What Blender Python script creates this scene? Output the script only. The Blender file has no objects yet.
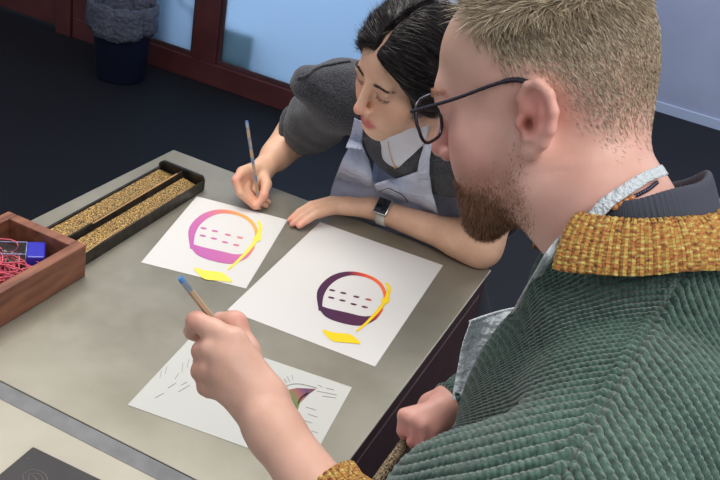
import bpy, bmesh, math, random, time
import numpy as np
from mathutils import Vector, Matrix
from mathutils.bvhtree import BVHTree
random.seed(7); RNG = np.random.default_rng(7)
T0 = time.time()
SC = bpy.context.scene
C = SC.collection

# ------------------------------------------------------------------ camera
FOC, PITCH, ROLL, YAW = 902.73, .499528, .197914, .345279
CAM = np.array([0, 0, 1.74])
_cy, _sy = math.cos(YAW), math.sin(YAW)
FW = np.array([-_sy*math.cos(PITCH), _cy*math.cos(PITCH), -math.sin(PITCH)])
_r = np.array([_cy, _sy, 0]); _u = np.cross(_r, FW)
RT = _r*math.cos(ROLL)+_u*math.sin(ROLL); UP = -_r*math.sin(ROLL)+_u*math.cos(ROLL)
def ray(x, y): return FW+RT*(x-360)/FOC+UP*(240-y)/FOC
def D(x, y, d): return CAM+d*ray(x, y)                  # a point of the place at distance d
def T(x, y, z=.8):
    r = ray(x, y); return CAM+r*((z-CAM[2])/r[2])       # a point on the height z
cd = bpy.data.cameras.new('camera'); co = bpy.data.objects.new('camera', cd); C.objects.link(co)
cd.sensor_width = 36; cd.lens = FOC*36/720; cd.clip_start = .02
co.matrix_world = Matrix(((RT[0], UP[0], -FW[0], CAM[0]), (RT[1], UP[1], -FW[1], CAM[1]), (RT[2], UP[2], -FW[2], CAM[2]), (0, 0, 0, 1)))
SC.camera = co

# ------------------------------------------------------------------ tagging
def tag(o, label=None, cat=None, group=None, kind=None):
    if label: o['label'] = label
    if cat: o['category'] = cat
    if group: o['group'] = group
    if kind: o['kind'] = kind
    return o
def empty(name, loc, rz=0):
    o = bpy.data.objects.new(name, None); C.objects.link(o); o.location = [float(v) for v in loc]; o.rotation_euler = (0, 0, rz)
    o.empty_display_size = .05
    return o
def link(name, me, mat, parent=None, smooth=True):
    o = bpy.data.objects.new(name, me); C.objects.link(o)
    if mat: me.materials.append(mat)
    me.polygons.foreach_set('use_smooth', [bool(smooth)]*len(me.polygons))
    if parent:
        o.parent = parent
        o.matrix_parent_inverse = Matrix.Translation(parent.location).inverted() if parent.type == 'EMPTY' and parent.rotation_euler.z == 0 else Matrix()
    return o
def np_mesh(name, V, F):
    """V (n,3); F list/array of quads (m,4) or tris"""
    me = bpy.data.meshes.new(name)
    V = np.asarray(V, np.float32); F = np.asarray(F, np.int32); k = F.shape[1]
    me.vertices.add(len(V)); me.vertices.foreach_set('co', V.ravel())
    me.loops.add(F.size); me.loops.foreach_set('vertex_index', F.ravel())
    me.polygons.add(len(F)); me.polygons.foreach_set('loop_start', np.arange(0, F.size, k, dtype=np.int32))
    me.update(calc_edges=True); me.validate()
    return me
def set_col(me, cols, name='col'):
    a = me.color_attributes.new(name, 'FLOAT_COLOR', 'POINT')
    c = np.ones((len(me.vertices), 4), np.float32); c[:, :cols.shape[1]] = cols
    a.data.foreach_set('color', c.ravel())
def get_co(me):
    a = np.empty(len(me.vertices)*3, np.float32); me.vertices.foreach_get('co', a); return a.reshape(-1, 3)

# ------------------------------------------------------------------ distance fields -> meshes
def rotm(ax, ang):
    return np.array(Matrix.Rotation(ang, 3, Vector(ax)))
def smin(a, b, k):
    if k <= 0: return np.minimum(a, b)
    h = np.clip(.5+.5*(b-a)/k, 0, 1); return b*(1-h)+a*h-k*h*(1-h)
def smax(a, b, k): return -smin(-a, -b, k)
class Vol:
    def __init__(s, lo, hi, h):
        s.lo = np.array(lo, float); s.h = h
        n = np.ceil((np.array(hi)-s.lo)/h).astype(int)+1
        s.ax = [(s.lo[i]+h*np.arange(n[i])).astype(np.float32) for i in range(3)]
        s.f = np.full(n, 1e2, np.float32)
    def sl(s, lo, hi):
        r = []
        for i in range(3):
            a = int(max(0, math.floor((lo[i]-s.lo[i])/s.h))); b = int(min(len(s.ax[i]), math.ceil((hi[i]-s.lo[i])/s.h)+1))
            if b <= a: return None
            r.append(slice(a, b))
        return tuple(r)
    def grid(s, sl):
        return np.meshgrid(*[s.ax[i][sl[i]] for i in range(3)], indexing='ij', sparse=True)
    def put(s, fn, lo, hi, k, op='add'):
        m = k+3*s.h
        sl = s.sl(np.array(lo)-m, np.array(hi)+m)
        if sl is None: return
        d = fn(*s.grid(sl)).astype(np.float32)
        s.f[sl] = smin(s.f[sl], d, k) if op == 'add' else smax(s.f[sl], -d, k)
    def ell(s, c, r, k=.01, R=None, op='add'):
        c = np.array(c, float); r = np.array(r, float)
        RR = np.eye(3) if R is None else np.array(R)
        ext = np.abs(RR)@r
        def fn(x, y, z):
            dx, dy, dz = x-c[0], y-c[1], z-c[2]
            q = [(RR[0, i]*dx+RR[1, i]*dy+RR[2, i]*dz) for i in range(3)]
            k0 = np.sqrt(sum((q[i]/r[i])**2 for i in range(3)))
            k1 = np.sqrt(sum((q[i]/r[i]**2)**2 for i in range(3)))+1e-9
            return k0*(k0-1)/k1
        s.put(fn, c-ext, c+ext, k, op)
    def cap(s, a, b, ra, rb=None, k=.01, op='add'):
        rb = ra if rb is None else rb
        a = np.array(a, float); b = np.array(b, float); ab = b-a; L2 = max(ab@ab, 1e-12)
        R = max(ra, rb)
        def fn(x, y, z):
            t = np.clip(((x-a[0])*ab[0]+(y-a[1])*ab[1]+(z-a[2])*ab[2])/L2, 0, 1)
            return np.sqrt((x-a[0]-t*ab[0])**2+(y-a[1]-t*ab[1])**2+(z-a[2]-t*ab[2])**2)-(ra+(rb-ra)*t)
        s.put(fn, np.minimum(a, b)-R, np.maximum(a, b)+R, k, op)
    def chain(s, P, Rr, k=.01, op='add'):
        for i in range(len(P)-1): s.cap(P[i], P[i+1], Rr[i], Rr[i+1], k, op)
    def half(s, p, n, k=.0):
        """keep the side opposite to n"""
        x, y, z = np.meshgrid(*s.ax, indexing='ij', sparse=True)
        d = ((x-p[0])*n[0]+(y-p[1])*n[1]+(z-p[2])*n[2]).astype(np.float32)
        s.f = smax(s.f, d, k)
    def mesh(s, smooth=2):
        f = s.f; h = s.h
        for ax in range(3):                                    # close whatever the borders of the volume cut
            for e in (0, -1):
                q_ = [slice(None)]*3; q_[ax] = e; f[tuple(q_)] = np.maximum(f[tuple(q_)], h*.5)
        ins = f < 0
        c = np.zeros(tuple(np.array(f.shape)-1), np.int8)
        for dx in (0, 1):
            for dy in (0, 1):
                for dz in (0, 1):
                    c += ins[dx:dx+c.shape[0], dy:dy+c.shape[1], dz:dz+c.shape[2]]
        act = (c > 0) & (c < 8); I = np.argwhere(act)
        idx = np.full(c.shape, -1, np.int32); idx[act] = np.arange(len(I))
        acc = np.zeros((len(I), 3)); cnt = np.zeros(len(I))
        cor = [np.array([a, b, d]) for a in (0, 1) for b in (0, 1) for d in (0, 1)]
        for A in cor:
            for ax in range(3):
                if A[ax]: continue
                B = A.copy(); B[ax] = 1
                fa = f[tuple((I+A).T)]; fb = f[tuple((I+B).T)]
                m = (fa < 0) != (fb < 0)
                t = np.zeros(len(I)); t[m] = fa[m]/(fa[m]-fb[m])
                p = A+np.outer(t, (B-A)); acc[m] += p[m]; cnt[m] += 1
        V = (I+acc/cnt[:, None])*h+s.lo
        quads = []
        for ax in range(3):
            a1, a2 = (ax+1) % 3, (ax+2) % 3
            s0 = [slice(None)]*3; s1 = [slice(None)]*3; s0[ax] = slice(0, -1); s1[ax] = slice(1, None)
            A = ins[tuple(s0)]; B = ins[tuple(s1)]
            E = np.argwhere(A != B)
            ok = (E[:, a1] > 0) & (E[:, a2] > 0) & (E[:, a1] < c.shape[a1]) & (E[:, a2] < c.shape[a2])
            E = E[ok]; sg = A[tuple(E.T)]
            o1 = np.zeros(3, int); o1[a1] = 1; o2 = np.zeros(3, int); o2[a2] = 1
            q = np.stack([idx[tuple((E-o1-o2).T)], idx[tuple((E-o2).T)], idx[tuple(E.T)], idx[tuple((E-o1).T)]], 1)
            q[~sg] = q[~sg][:, ::-1]; quads.append(q)
        Q = np.concatenate(quads); Q = Q[(Q >= 0).all(1)]
        for _ in range(smooth): V = lap(V, Q, .5)
        return V, Q
def lap(V, Q, w=.5):
    S = np.zeros_like(V); n = np.zeros(len(V))
    for i in range(4):
        a = Q[:, i]; b = Q[:, (i+1) % 4]
        for j in range(3):
            S[:, j] += np.bincount(a, V[b, j], len(V))+np.bincount(b, V[a, j], len(V))
        n += np.bincount(a, minlength=len(V))+np.bincount(b, minlength=len(V))
    n = np.maximum(n, 1); return V*(1-w)+w*S/n[:, None]
def vnormals(V, Q):
    d1 = V[Q[:, 2]]-V[Q[:, 0]]; d2 = V[Q[:, 3]]-V[Q[:, 1]]; n = np.cross(d1, d2)
    N = np.zeros_like(V)
    for i in range(4):
        for j in range(3): N[:, j] += np.bincount(Q[:, i], n[:, j], len(V))
    return N/np.maximum(np.linalg.norm(N, axis=1), 1e-12)[:, None]
def merge(parts):
    Vs, Qs, n = [], [], 0
    for V, Q in parts: Vs.append(V); Qs.append(Q+n); n += len(V)
    return np.concatenate(Vs), np.concatenate(Qs)
def sstep(a, b, x):
    t = np.clip((x-a)/(b-a), 0, 1); return t*t*(3-2*t)

# ------------------------------------------------------------------ curves / grids
def catmull(P, n):
    P = np.array(P, float); m = len(P); out = []
    E = np.vstack([2*P[0]-P[1], P, 2*P[-1]-P[-2]])
    for t in np.linspace(0, m-1-1e-9, n):
        i = int(t); u = t-i; a, b, c_, d = E[i], E[i+1], E[i+2], E[i+3]
        out.append(.5*((2*b)+(-a+c_)*u+(2*a-5*b+4*c_-d)*u*u+(-a+3*b-3*c_+d)*u**3))
    return np.array(out)
def tube_vq(P, r, n=10, closed=False, cap=True):
    P = np.array(P, float); m = len(P); r = np.broadcast_to(np.array(r, float), (m,))
    V = []; up = None
    for i in range(m):
        t = P[(i+1) % m]-P[i-1] if closed else P[min(i+1, m-1)]-P[max(i-1, 0)]
        t = t/(np.linalg.norm(t)+1e-12)
        if up is None:
            up = np.cross(t, [0, 0, 1]);
            if np.linalg.norm(up) < .1: up = np.cross(t, [1, 0, 0])
        up = up-t*(up@t); up /= np.linalg.norm(up); s = np.cross(t, up)
        for j in range(n):
            a = 2*math.pi*j/n; V.append(P[i]+r[i]*(up*math.cos(a)+s*math.sin(a)))
    Q = []
    for i in range(m if closed else m-1):
        for j in range(n):
            k = (i+1) % m; l = (j+1) % n
            Q.append((i*n+j, i*n+l, k*n+l, k*n+j))
    if cap and not closed:
        for e, i in ((0, 0), (1, m-1)):
            V.append(P[i]); c = len(V)-1
            for j in range(0, n, 2):
                l = (j+1) % n; l2 = (j+2) % n
                q = (c, i*n+j, i*n+l, i*n+l2); Q.append(q if e else q[::-1])
    return np.array(V), np.array(Q)
def grid_vq(G, closed_u=False, closed_v=False):
    """G (nu,nv,3)"""
    nu, nv = G.shape[:2]; V = G.reshape(-1, 3); i, j = np.meshgrid(np.arange(nu if closed_u else nu-1), np.arange(nv if closed_v else nv-1), indexing='ij')
    i = i.ravel(); j = j.ravel(); i2 = (i+1) % nu; j2 = (j+1) % nv
    return V, np.stack([i*nv+j, i2*nv+j, i2*nv+j2, i*nv+j2], 1)
def solidify(V, Q, t):
    """sheet -> sheet with thickness t along +normal"""
    N = vnormals(V, Q); n = len(V); W = np.concatenate([V, V+N*t])
    ed = {}
    for q in Q:
        for i in range(4):
            a, b = int(q[i]), int(q[(i+1) % 4])
            if (b, a) in ed: del ed[(b, a)]
            else: ed[(a, b)] = 1
    side = np.array([(a, b, b+n, a+n) for a, b in ed], int).reshape(-1, 4)
    return W, np.concatenate([Q[:, ::-1], Q+n, side])
def ribbon_vq(P, width, side, thick):
    """strap following P, its width along side vectors"""
    P = np.array(P, float); S = np.array(side, float); S = np.broadcast_to(S, P.shape).copy()
    w = np.broadcast_to(np.array(width, float), (len(P),))
    Tn = np.gradient(P, axis=0); Tn /= np.linalg.norm(Tn, axis=1)[:, None]
    S -= Tn*(S*Tn).sum(1)[:, None]; S /= np.linalg.norm(S, axis=1)[:, None]
    G = np.stack([P+S*(w*u)[:, None] for u in (-.5, -.17, .17, .5)], 1)
    V, Q = grid_vq(G); return solidify(V, Q, thick)
def bm_mesh(bm, name='m'):
    me = bpy.data.meshes.new(name); bm.normal_update(); bm.to_mesh(me); bm.free(); return me
def box(bm, lo, hi, M=None, bev=0, seg=2):
    lo = np.array(lo, float); hi = np.array(hi, float)
    r = bmesh.ops.create_cube(bm, size=1); vs = r['verts']
    for v in vs:
        p = [lo[i]+(v.co[i]+.5)*(hi[i]-lo[i]) for i in range(3)]
        v.co = p
    if bev:
        es = list({e for v in vs for e in v.link_edges})
        rr = bmesh.ops.bevel(bm, geom=es, offset=bev, segments=seg, affect='EDGES', profile=.5)
        vs = list({v for f in rr['faces'] for v in f.verts} | {v for v in vs if v.is_valid})
    if M is not None: bmesh.ops.transform(bm, matrix=Matrix(M) if not isinstance(M, Matrix) else M, verts=vs)
    return vs
def prism(bm, pts, z0, z1):
    """extruded polygon, pts in xy"""
    a = [bm.verts.new((p[0], p[1], z0)) for p in pts]; b = [bm.verts.new((p[0], p[1], z1)) for p in pts]
    n = len(pts)
    bm.faces.new(a[::-1]); bm.faces.new(b)
    for i in range(n): bm.faces.new((a[i], a[(i+1) % n], b[(i+1) % n], b[i]))

# ------------------------------------------------------------------ materials
def mat(name, col=(.5, .5, .5), rough=.5, metal=0, **kw):
    m = bpy.data.materials.new(name); m.use_nodes = True; b = m.node_tree.nodes['Principled BSDF']
    b.inputs['Base Color'].default_value = (*col, 1); b.inputs['Roughness'].default_value = rough; b.inputs['Metallic'].default_value = metal
    for k, v in kw.items(): b.inputs[k.replace('_', ' ')].default_value = v
    return m
def N(m, t, **kw):
    n = m.node_tree.nodes.new(t)
    for k, v in kw.items():
        if k in n.inputs: n.inputs[k].default_value = v
        else: setattr(n, k, v)
    return n
def L(m, a, b): m.node_tree.links.new(a, b)
def bsdf(m): return m.node_tree.nodes['Principled BSDF']
def noise_col(m, scale, c1, c2, lo=.35, hi=.65, detail=4, vec=None, stretch=None, coord='Object'):
    tc = N(m, 'ShaderNodeTexCoord'); no = N(m, 'ShaderNodeTexNoise'); no.inputs['Scale'].default_value = scale; no.inputs['Detail'].default_value = detail
    src = tc.outputs[coord]
    if stretch:
        mp = N(m, 'ShaderNodeMapping'); mp.inputs['Scale'].default_value = stretch; L(m, src, mp.inputs[0]); src = mp.outputs[0]
    L(m, src, no.inputs['Vector'])
    r = N(m, 'ShaderNodeValToRGB'); r.color_ramp.elements[0].position = lo; r.color_ramp.elements[1].position = hi
    r.color_ramp.elements[0].color = (*c1, 1); r.color_ramp.elements[1].color = (*c2, 1)
    L(m, no.outputs[0], r.inputs[0]); L(m, r.outputs[0], bsdf(m).inputs['Base Color'])
    return no, r
def bump(m, src, strength=.3, dist=.002):
    b = N(m, 'ShaderNodeBump'); b.inputs['Strength'].default_value = strength; b.inputs['Distance'].default_value = dist
    L(m, src, b.inputs['Height'])
    old = bsdf(m).inputs['Normal']
    if old.is_linked: L(m, old.links[0].from_socket, b.inputs['Normal'])
    L(m, b.outputs[0], old); return b
def attr_col(m, name='col'):
    a = N(m, 'ShaderNodeAttribute'); a.attribute_name = name; L(m, a.outputs['Color'], bsdf(m).inputs['Base Color']); return a
def s2l(*c): return tuple(((v/255)/12.92 if v/255 <= .04045 else ((v/255+.055)/1.055)**2.4) for v in c)

M = {}
def glassy(name, tint, refl):
    m = bpy.data.materials.new(name); m.use_nodes = True; m.node_tree.nodes.remove(bsdf(m)); t = N(m, 'ShaderNodeBsdfTransparent'); t.inputs[0].default_value = (*tint, 1)
    g = N(m, 'ShaderNodeBsdfAnisotropic'); g.inputs['Roughness'].default_value = .06; f = N(m, 'ShaderNodeMixShader'); lw = N(m, 'ShaderNodeLayerWeight'); lw.inputs[0].default_value = refl
    L(m, lw.outputs['Fresnel'], f.inputs[0]); L(m, t.outputs[0], f.inputs[1]); L(m, g.outputs[0], f.inputs[2]); L(m, f.outputs[0], m.node_tree.nodes['Material Output'].inputs[0]); return m
m = M['floor'] = mat('floor_rubber', s2l(14, 16, 22), .65, Specular_IOR_Level=.25); no, _ = noise_col(m, 60, s2l(10, 12, 19), s2l(15, 18, 27)); bump(m, no.outputs[0], .1, .001)
m = M['maroon'] = mat('maroon_paint', s2l(84, 38, 40), .45); no, _ = noise_col(m, 8, s2l(66, 28, 31), s2l(78, 36, 38))
m = M['maroon_dark'] = mat('dark_maroon_panel', s2l(62, 38, 42), .5); noise_col(m, 12, s2l(56, 34, 38), s2l(66, 42, 46))
m = M['wall'] = mat('lavender_wall', s2l(146, 158, 192), .7); no, _ = noise_col(m, 3, s2l(144, 153, 180), s2l(152, 161, 188)); bump(m, no.outputs[0], .05, .001)
m = M['base'] = mat('baseboard_paint', s2l(160, 174, 202), .5)
m = M['steel'] = mat('worn_steel_sheet', s2l(140, 137, 122), .38, .55)
no, rr = noise_col(m, 5, s2l(138, 134, 119), s2l(164, 159, 146), .3, .7, 6)
no2 = N(m, 'ShaderNodeTexNoise', Scale=40.0, Detail=6.0); r2 = N(m, 'ShaderNodeMapRange'); r2.inputs['To Min'].default_value = .3; r2.inputs['To Max'].default_value = .5
L(m, no2.outputs[0], r2.inputs[0]); L(m, r2.outputs[0], bsdf(m).inputs['Roughness'])
m = M['beige'] = mat('beige_worktop', s2l(172, 166, 150), .45, .2); noise_col(m, 6, s2l(164, 158, 142), s2l(178, 172, 156))
m = M['band'] = mat('grey_band', s2l(112, 113, 114), .5, .2); noise_col(m, 30, s2l(104, 105, 107), s2l(120, 121, 122))
m = M['paper'] = mat('paper', s2l(213, 210, 206), .6); 
m = M['paper_shiny'] = mat('glossy_paper', s2l(200, 200, 194), .16)
m = M['black_plate'] = mat('black_plate', s2l(24, 18, 23), .5); no, _ = noise_col(m, 25, s2l(18, 13, 17), s2l(32, 24, 29)); 
m = M['wood'] = mat('reddish_wood', s2l(112, 66, 50), .5)
no, _ = noise_col(m, 9, s2l(98, 54, 40), s2l(152, 98, 72), .3, .72, 8, stretch=(6, 1, 6)); bump(m, no.outputs[0], .3, .002)
m = M['wood_in'] = mat('inner_wood', s2l(110, 70, 46), .55); no, _ = noise_col(m, 9, s2l(80, 46, 32), s2l(130, 88, 58), .3, .72, 8, stretch=(6, 1, 6))
m = M['rubber'] = mat('pink_rubber', s2l(208, 92, 108), .55)
m = M['clear'] = glassy('clear_plastic', (.74, .80, .93), .32)
m = M['blue'] = mat('blue_plastic', s2l(44, 44, 170), .3)
m = M['bits'] = mat('beige_bits', s2l(200, 180, 150), .6)
m = M['char'] = mat('blackened_metal', s2l(48, 43, 38), .38, .5); noise_col(m, 40, s2l(34, 31, 28), s2l(66, 58, 48), .4, .7)
m = M['gold'] = mat('stippled_brass', s2l(170, 130, 70), .32, .7)
no, rr = noise_col(m, 520, s2l(50, 36, 22), s2l(240, 194, 118), .42, .66, 6, stretch=(1, .5, 1)); bump(m, no.outputs[0], .8, .003)
m = M['brass_edge'] = mat('brass_highlight', s2l(232, 190, 130), .3, .7)  # lighter brass standing in for the highlight along the tray edges
m = M['bin'] = mat('navy_bin_plastic', s2l(22, 28, 52), .45)
m = M['bag'] = mat('bin_liner_film', s2l(88, 92, 108), .13, Transmission_Weight=.25, IOR=1.3, Alpha=.9)
no = N(m, 'ShaderNodeTexNoise', Scale=16.0, Detail=5.0); bump(m, no.outputs[0], .9, .02)
m = M['ferrule'] = mat('ferrule', s2l(180, 190, 205), .3, .8)
m = M['pencil'] = mat('wood_pencil', s2l(176, 150, 122), .5)
m = M['pencil_blue'] = mat('patterned_pencil', s2l(176, 150, 122), .5); noise_col(m, 60, s2l(96, 128, 160), s2l(176, 146, 118), .40, .5, 2)
m = M['tip_wood'] = mat('sharpened_wood', s2l(205, 170, 120), .6); m = M['lead'] = mat('graphite', s2l(50, 50, 55), .4)
m = M['eraser'] = mat('blue_eraser', s2l(84, 134, 190), .6)
m = M['watch_case'] = mat('silver_watch_case', s2l(190, 190, 188), .25, .9); m = M['watch_glass'] = mat('black_watch_glass', s2l(22, 24, 30), .08)
m = M['band_white'] = mat('cream_watch_band', s2l(208, 203, 190), .45)
m = M['frame'] = mat('dark_spectacle_metal', s2l(66, 62, 72), .25, .8)
m = M['lens'] = glassy('spectacle_lens', (.93, .94, .97), .10)
m = M['goldchain'] = mat('gold', s2l(212, 165, 80), .3, .9)
m = M['amber'] = mat('amber_bead', s2l(222, 150, 92), .25, Transmission_Weight=.3)
m = M['navybead'] = mat('navy_bead', s2l(48, 48, 72), .25)
m = M['trousers'] = mat('dark_trousers', s2l(32, 34, 42), .8); m = M['shoe'] = mat('black_shoe', s2l(24, 24, 26), .5)
m = M['skirt_cab'] = M['maroon_dark']
def skin(name):
    m = mat(name, (.8, .6, .5), .48, Subsurface_Weight=.12, Subsurface_Scale=.008); bsdf(m).inputs['Subsurface Radius'].default_value = (1, .35, .2)
    a = attr_col(m)
    no = N(m, 'ShaderNodeTexNoise', Scale=220.0, Detail=4.0); tc = N(m, 'ShaderNodeTexCoord'); L(m, tc.outputs['Object'], no.inputs['Vector'])
    no2 = N(m, 'ShaderNodeTexNoise', Scale=28.0, Detail=5.0); L(m, tc.outputs['Object'], no2.inputs['Vector'])
    r = N(m, 'ShaderNodeValToRGB'); r.color_ramp.elements[0].color = (.90, .84, .82, 1); r.color_ramp.elements[1].color = (1.06, 1.05, 1.05, 1)
    r.color_ramp.elements[0].position = .3; r.color_ramp.elements[1].position = .7
    mx = N(m, 'ShaderNodeMix', data_type='RGBA', blend_type='MULTIPLY'); mx.inputs[0].default_value = 1
    L(m, no2.outputs[0], r.inputs[0]); L(m, a.outputs['Color'], mx.inputs[6]); L(m, r.outputs[0], mx.inputs[7]); L(m, mx.outputs[2], bsdf(m).inputs['Base Color'])
    bump(m, no.outputs[0], .12, .0006); return m
M['skin_man'] = skin('skin_fair'); M['skin_woman'] = skin('skin_warm')
def hairmat(name, rough=.45):
    m = mat(name, (.1, .08, .06), rough); attr_col(m); bsdf(m).inputs['Specular IOR Level'].default_value = .5; return m
M['hair'] = hairmat('hair_strands'); M['hair_dark'] = hairmat('dark_glossy_hair', .36); bsdf(M['hair_dark']).inputs['Specular IOR Level'].default_value = .3
def knit(name, c1, c2, scale, bstr, bd=.002, rough=.85):
    m = mat(name, c1, rough); no, _ = noise_col(m, scale, c1, c2, .35, .65, 5); bump(m, no.outputs[0], bstr, bd)
    bsdf(m).inputs['Sheen Weight'].default_value = .25; return m
m = M['wool_grey'] = knit('charcoal_wool', s2l(28, 30, 35), s2l(66, 68, 76), 260, .9, .004)
m = M['shirt'] = mat('white_shirt_cloth', s2l(214, 216, 226), .75)
m = M['apron_w'] = mat('pale_lavender_apron', s2l(192, 200, 222), .7)
no, _ = noise_col(m, 7, s2l(180, 188, 214), s2l(204, 210, 226), .35, .65, 3); no3 = N(m, 'ShaderNodeTexNoise', Scale=5.0, Detail=1.5); bump(m, no3.outputs[0], .4, .03)
m = M['apron_m'] = mat('white_apron', s2l(206, 214, 218), .7); no3 = N(m, 'ShaderNodeTexNoise', Scale=14.0, Detail=2.0); bump(m, no3.outputs[0], .5, .02)
m = M['grey_rib'] = mat('slate_rib', s2l(66, 70, 82), .85)
# green fisherman rib: UV u = across the ribs (in rib pitches), v = along (in stitches)
m = M['green'] = mat('green_rib_knit', s2l(62, 90, 80), .9); bsdf(m).inputs['Sheen Weight'].default_value = .3
def rib_nodes(m, c_lo, c_hi, bs=.8, bd=.0022, mottled=None):
    uv = N(m, 'ShaderNodeUVMap'); sp = N(m, 'ShaderNodeSeparateXYZ'); L(m, uv.outputs[0], sp.inputs[0])
    def mth(op, a, b=None):
        n = N(m, 'ShaderNodeMath', operation=op)
        for i, q in enumerate((a, b)):
            if q is None: continue
            if isinstance(q, (int, float)): n.inputs[i].default_value = q
            else: L(m, q, n.inputs[i])
        return n.outputs[0]
    u = sp.outputs[0]; v = sp.outputs[1]
    fr = mth('FRACT', u); tri = mth('ABSOLUTE', mth('SUBTRACT', fr, .5))            # 0 at the crest
    vv = mth('ADD', v, mth('MULTIPLY', tri, .7))                                      # V shaped stitches
    st = mth('ABSOLUTE', mth('SINE', mth('MULTIPLY', vv, math.pi)))
    no = N(m, 'ShaderNodeTexNoise', Scale=420.0, Detail=2.0); tc = N(m, 'ShaderNodeTexCoord'); L(m, tc.outputs['Object'], no.inputs['Vector'])
    rb = mth('SQRT', mth('ABSOLUTE', mth('SINE', mth('MULTIPLY', u, math.pi))))
    hgt = mth('ADD', mth('ADD', mth('MULTIPLY', mth('MULTIPLY', st, rb), .45), mth('MULTIPLY', no.outputs[0], .3)), mth('MULTIPLY', rb, .8))
    bump(m, hgt, bs, bd)
    if mottled is None:
        n2 = N(m, 'ShaderNodeTexNoise', Scale=180.0, Detail=3.0); L(m, tc.outputs['Object'], n2.inputs['Vector'])
        r = N(m, 'ShaderNodeValToRGB'); r.color_ramp.elements[0].color = (*c_lo, 1); r.color_ramp.elements[1].color = (*c_hi, 1)
        r.color_ramp.elements[0].position = .35; r.color_ramp.elements[1].position = .7
        L(m, n2.outputs[0], r.inputs[0]); L(m, r.outputs[0], bsdf(m).inputs['Base Color'])
    else:
        mp = N(m, 'ShaderNodeMapping'); mp.inputs['Scale'].default_value = (1.9, 1.0, 1); L(m, uv.outputs[0], mp.inputs[0])
        n2 = N(m, 'ShaderNodeTexNoise', Scale=1.0, Detail=2.0); L(m, mp.outputs[0], n2.inputs['Vector'])
        r = N(m, 'ShaderNodeValToRGB'); cr = r.color_ramp
        cr.elements[0].position = .3; cr.elements[0].color = (*mottled[0], 1); cr.elements[1].position = .68; cr.elements[1].color = (*mottled[-1], 1)
        for i, c in enumerate(mottled[1:-1]):
            e = cr.elements.new(.3+.38*(i+1)/(len(mottled)-1)); e.color = (*c, 1)
        L(m, n2.outputs[0], r.inputs[0]); L(m, r.outputs[0], bsdf(m).inputs['Base Color'])
rib_nodes(m, s2l(34, 62, 54), s2l(72, 102, 88))
MUST = [s2l(92, 60, 40), s2l(158, 98, 52), s2l(184, 124, 62), s2l(178, 160, 78), s2l(214, 184, 116)]
m = M['mustard'] = mat('mottled_mustard_knit', s2l(190, 140, 60), .9); rib_nodes(m, None, None, .9, .002, MUST)
m = M['tweed'] = mat('tweed_trim', s2l(140, 116, 84), .9); no, _ = noise_col(m, 480, s2l(64, 58, 50), s2l(176, 152, 116), .42, .6, 3); bump(m, no.outputs[0], .9, .003)
def set_uv(me, uvv, name='UVMap'):
    a = me.uv_layers.new(name=name); li = np.empty(len(me.loops), np.int32); me.loops.foreach_get('vertex_index', li)
    a.data.foreach_set('uv', uvv[li].astype(np.float32).ravel())
#@@SETTING
# ------------------------------------------------------------------ the setting
def sbox(name, lo, hi, mt, parent=None, bev=0, kind='structure', **kw):
    bm = bmesh.new(); box(bm, lo, hi, bev=bev); o = link(name, bm_mesh(bm), mt, parent, smooth=False)
    if kind and parent is None: o['kind'] = kind
    return o
Y1, Y2, XR = 3.96, 5.92, -1.05
sbox('floor', (-6.5, -2.5, -.05), (4, Y2+.1, 0), M['floor'])
# frosted glass partition
m = M['pane'] = bpy.data.materials.new('frosted_pane'); m.use_nodes = True; nt = m.node_tree; nt.nodes.remove(bsdf(m)); out_ = nt.nodes['Material Output']
tr_ = N(m, 'ShaderNodeBsdfTranslucent'); tr_.inputs[0].default_value = (.78, .90, 1, 1); gl_ = N(m, 'ShaderNodeBsdfAnisotropic'); gl_.inputs['Roughness'].default_value = .25; gl_.inputs[0].default_value = (.8, .85, .9, 1)
mx_ = N(m, 'ShaderNodeMixShader'); mx_.inputs[0].default_value = .07; L(m, tr_.outputs[0], mx_.inputs[1]); L(m, gl_.outputs[0], mx_.inputs[2]); L(m, mx_.outputs[0], out_.inputs[0])
gp = empty('window_1', (-2.4, Y1, 0)); gp['kind'] = 'structure'
def bar(lo, hi, mt='maroon', nm='window_frame'): return sbox(nm, lo, hi, M[mt], gp, bev=.004)
bar((-3.36, Y1, 0), (XR, Y1+.09, .12))                   # bottom rail
bar((-3.36, Y1, 2.3), (XR, Y1+.09, 2.42))
bar((-3.36, Y1, .12), (-3.24, Y1+.09, 2.3))
bar((-2.565, Y1, .12), (-2.42, Y1+.09, 2.3))
bar((-1.17, Y1, .12), (XR, Y1+.09, 2.3))
for x0, x1 in ((-3.24, -2.565), (-2.42, -1.17)):
    bm = bmesh.new(); t = .022
    for lo, hi in (((x0, Y1+.02, .12), (x1, Y1+.05, .12+t)), ((x0, Y1+.02, 2.3-t), (x1, Y1+.05, 2.3)), ((x0, Y1+.02, .12+t), (x0+t, Y1+.05, 2.3-t)), ((x1-t, Y1+.02, .12+t), (x1, Y1+.05, 2.3-t))): box(bm, lo, hi, bev=.002)
    link('glazing_bead', bm_mesh(bm), M['maroon_dark'], gp, smooth=False)
    sbox('pane', (x0+t, Y1+.03, .12+t), (x1-t, Y1+.036, 2.3-t), M['pane'], gp)
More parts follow.
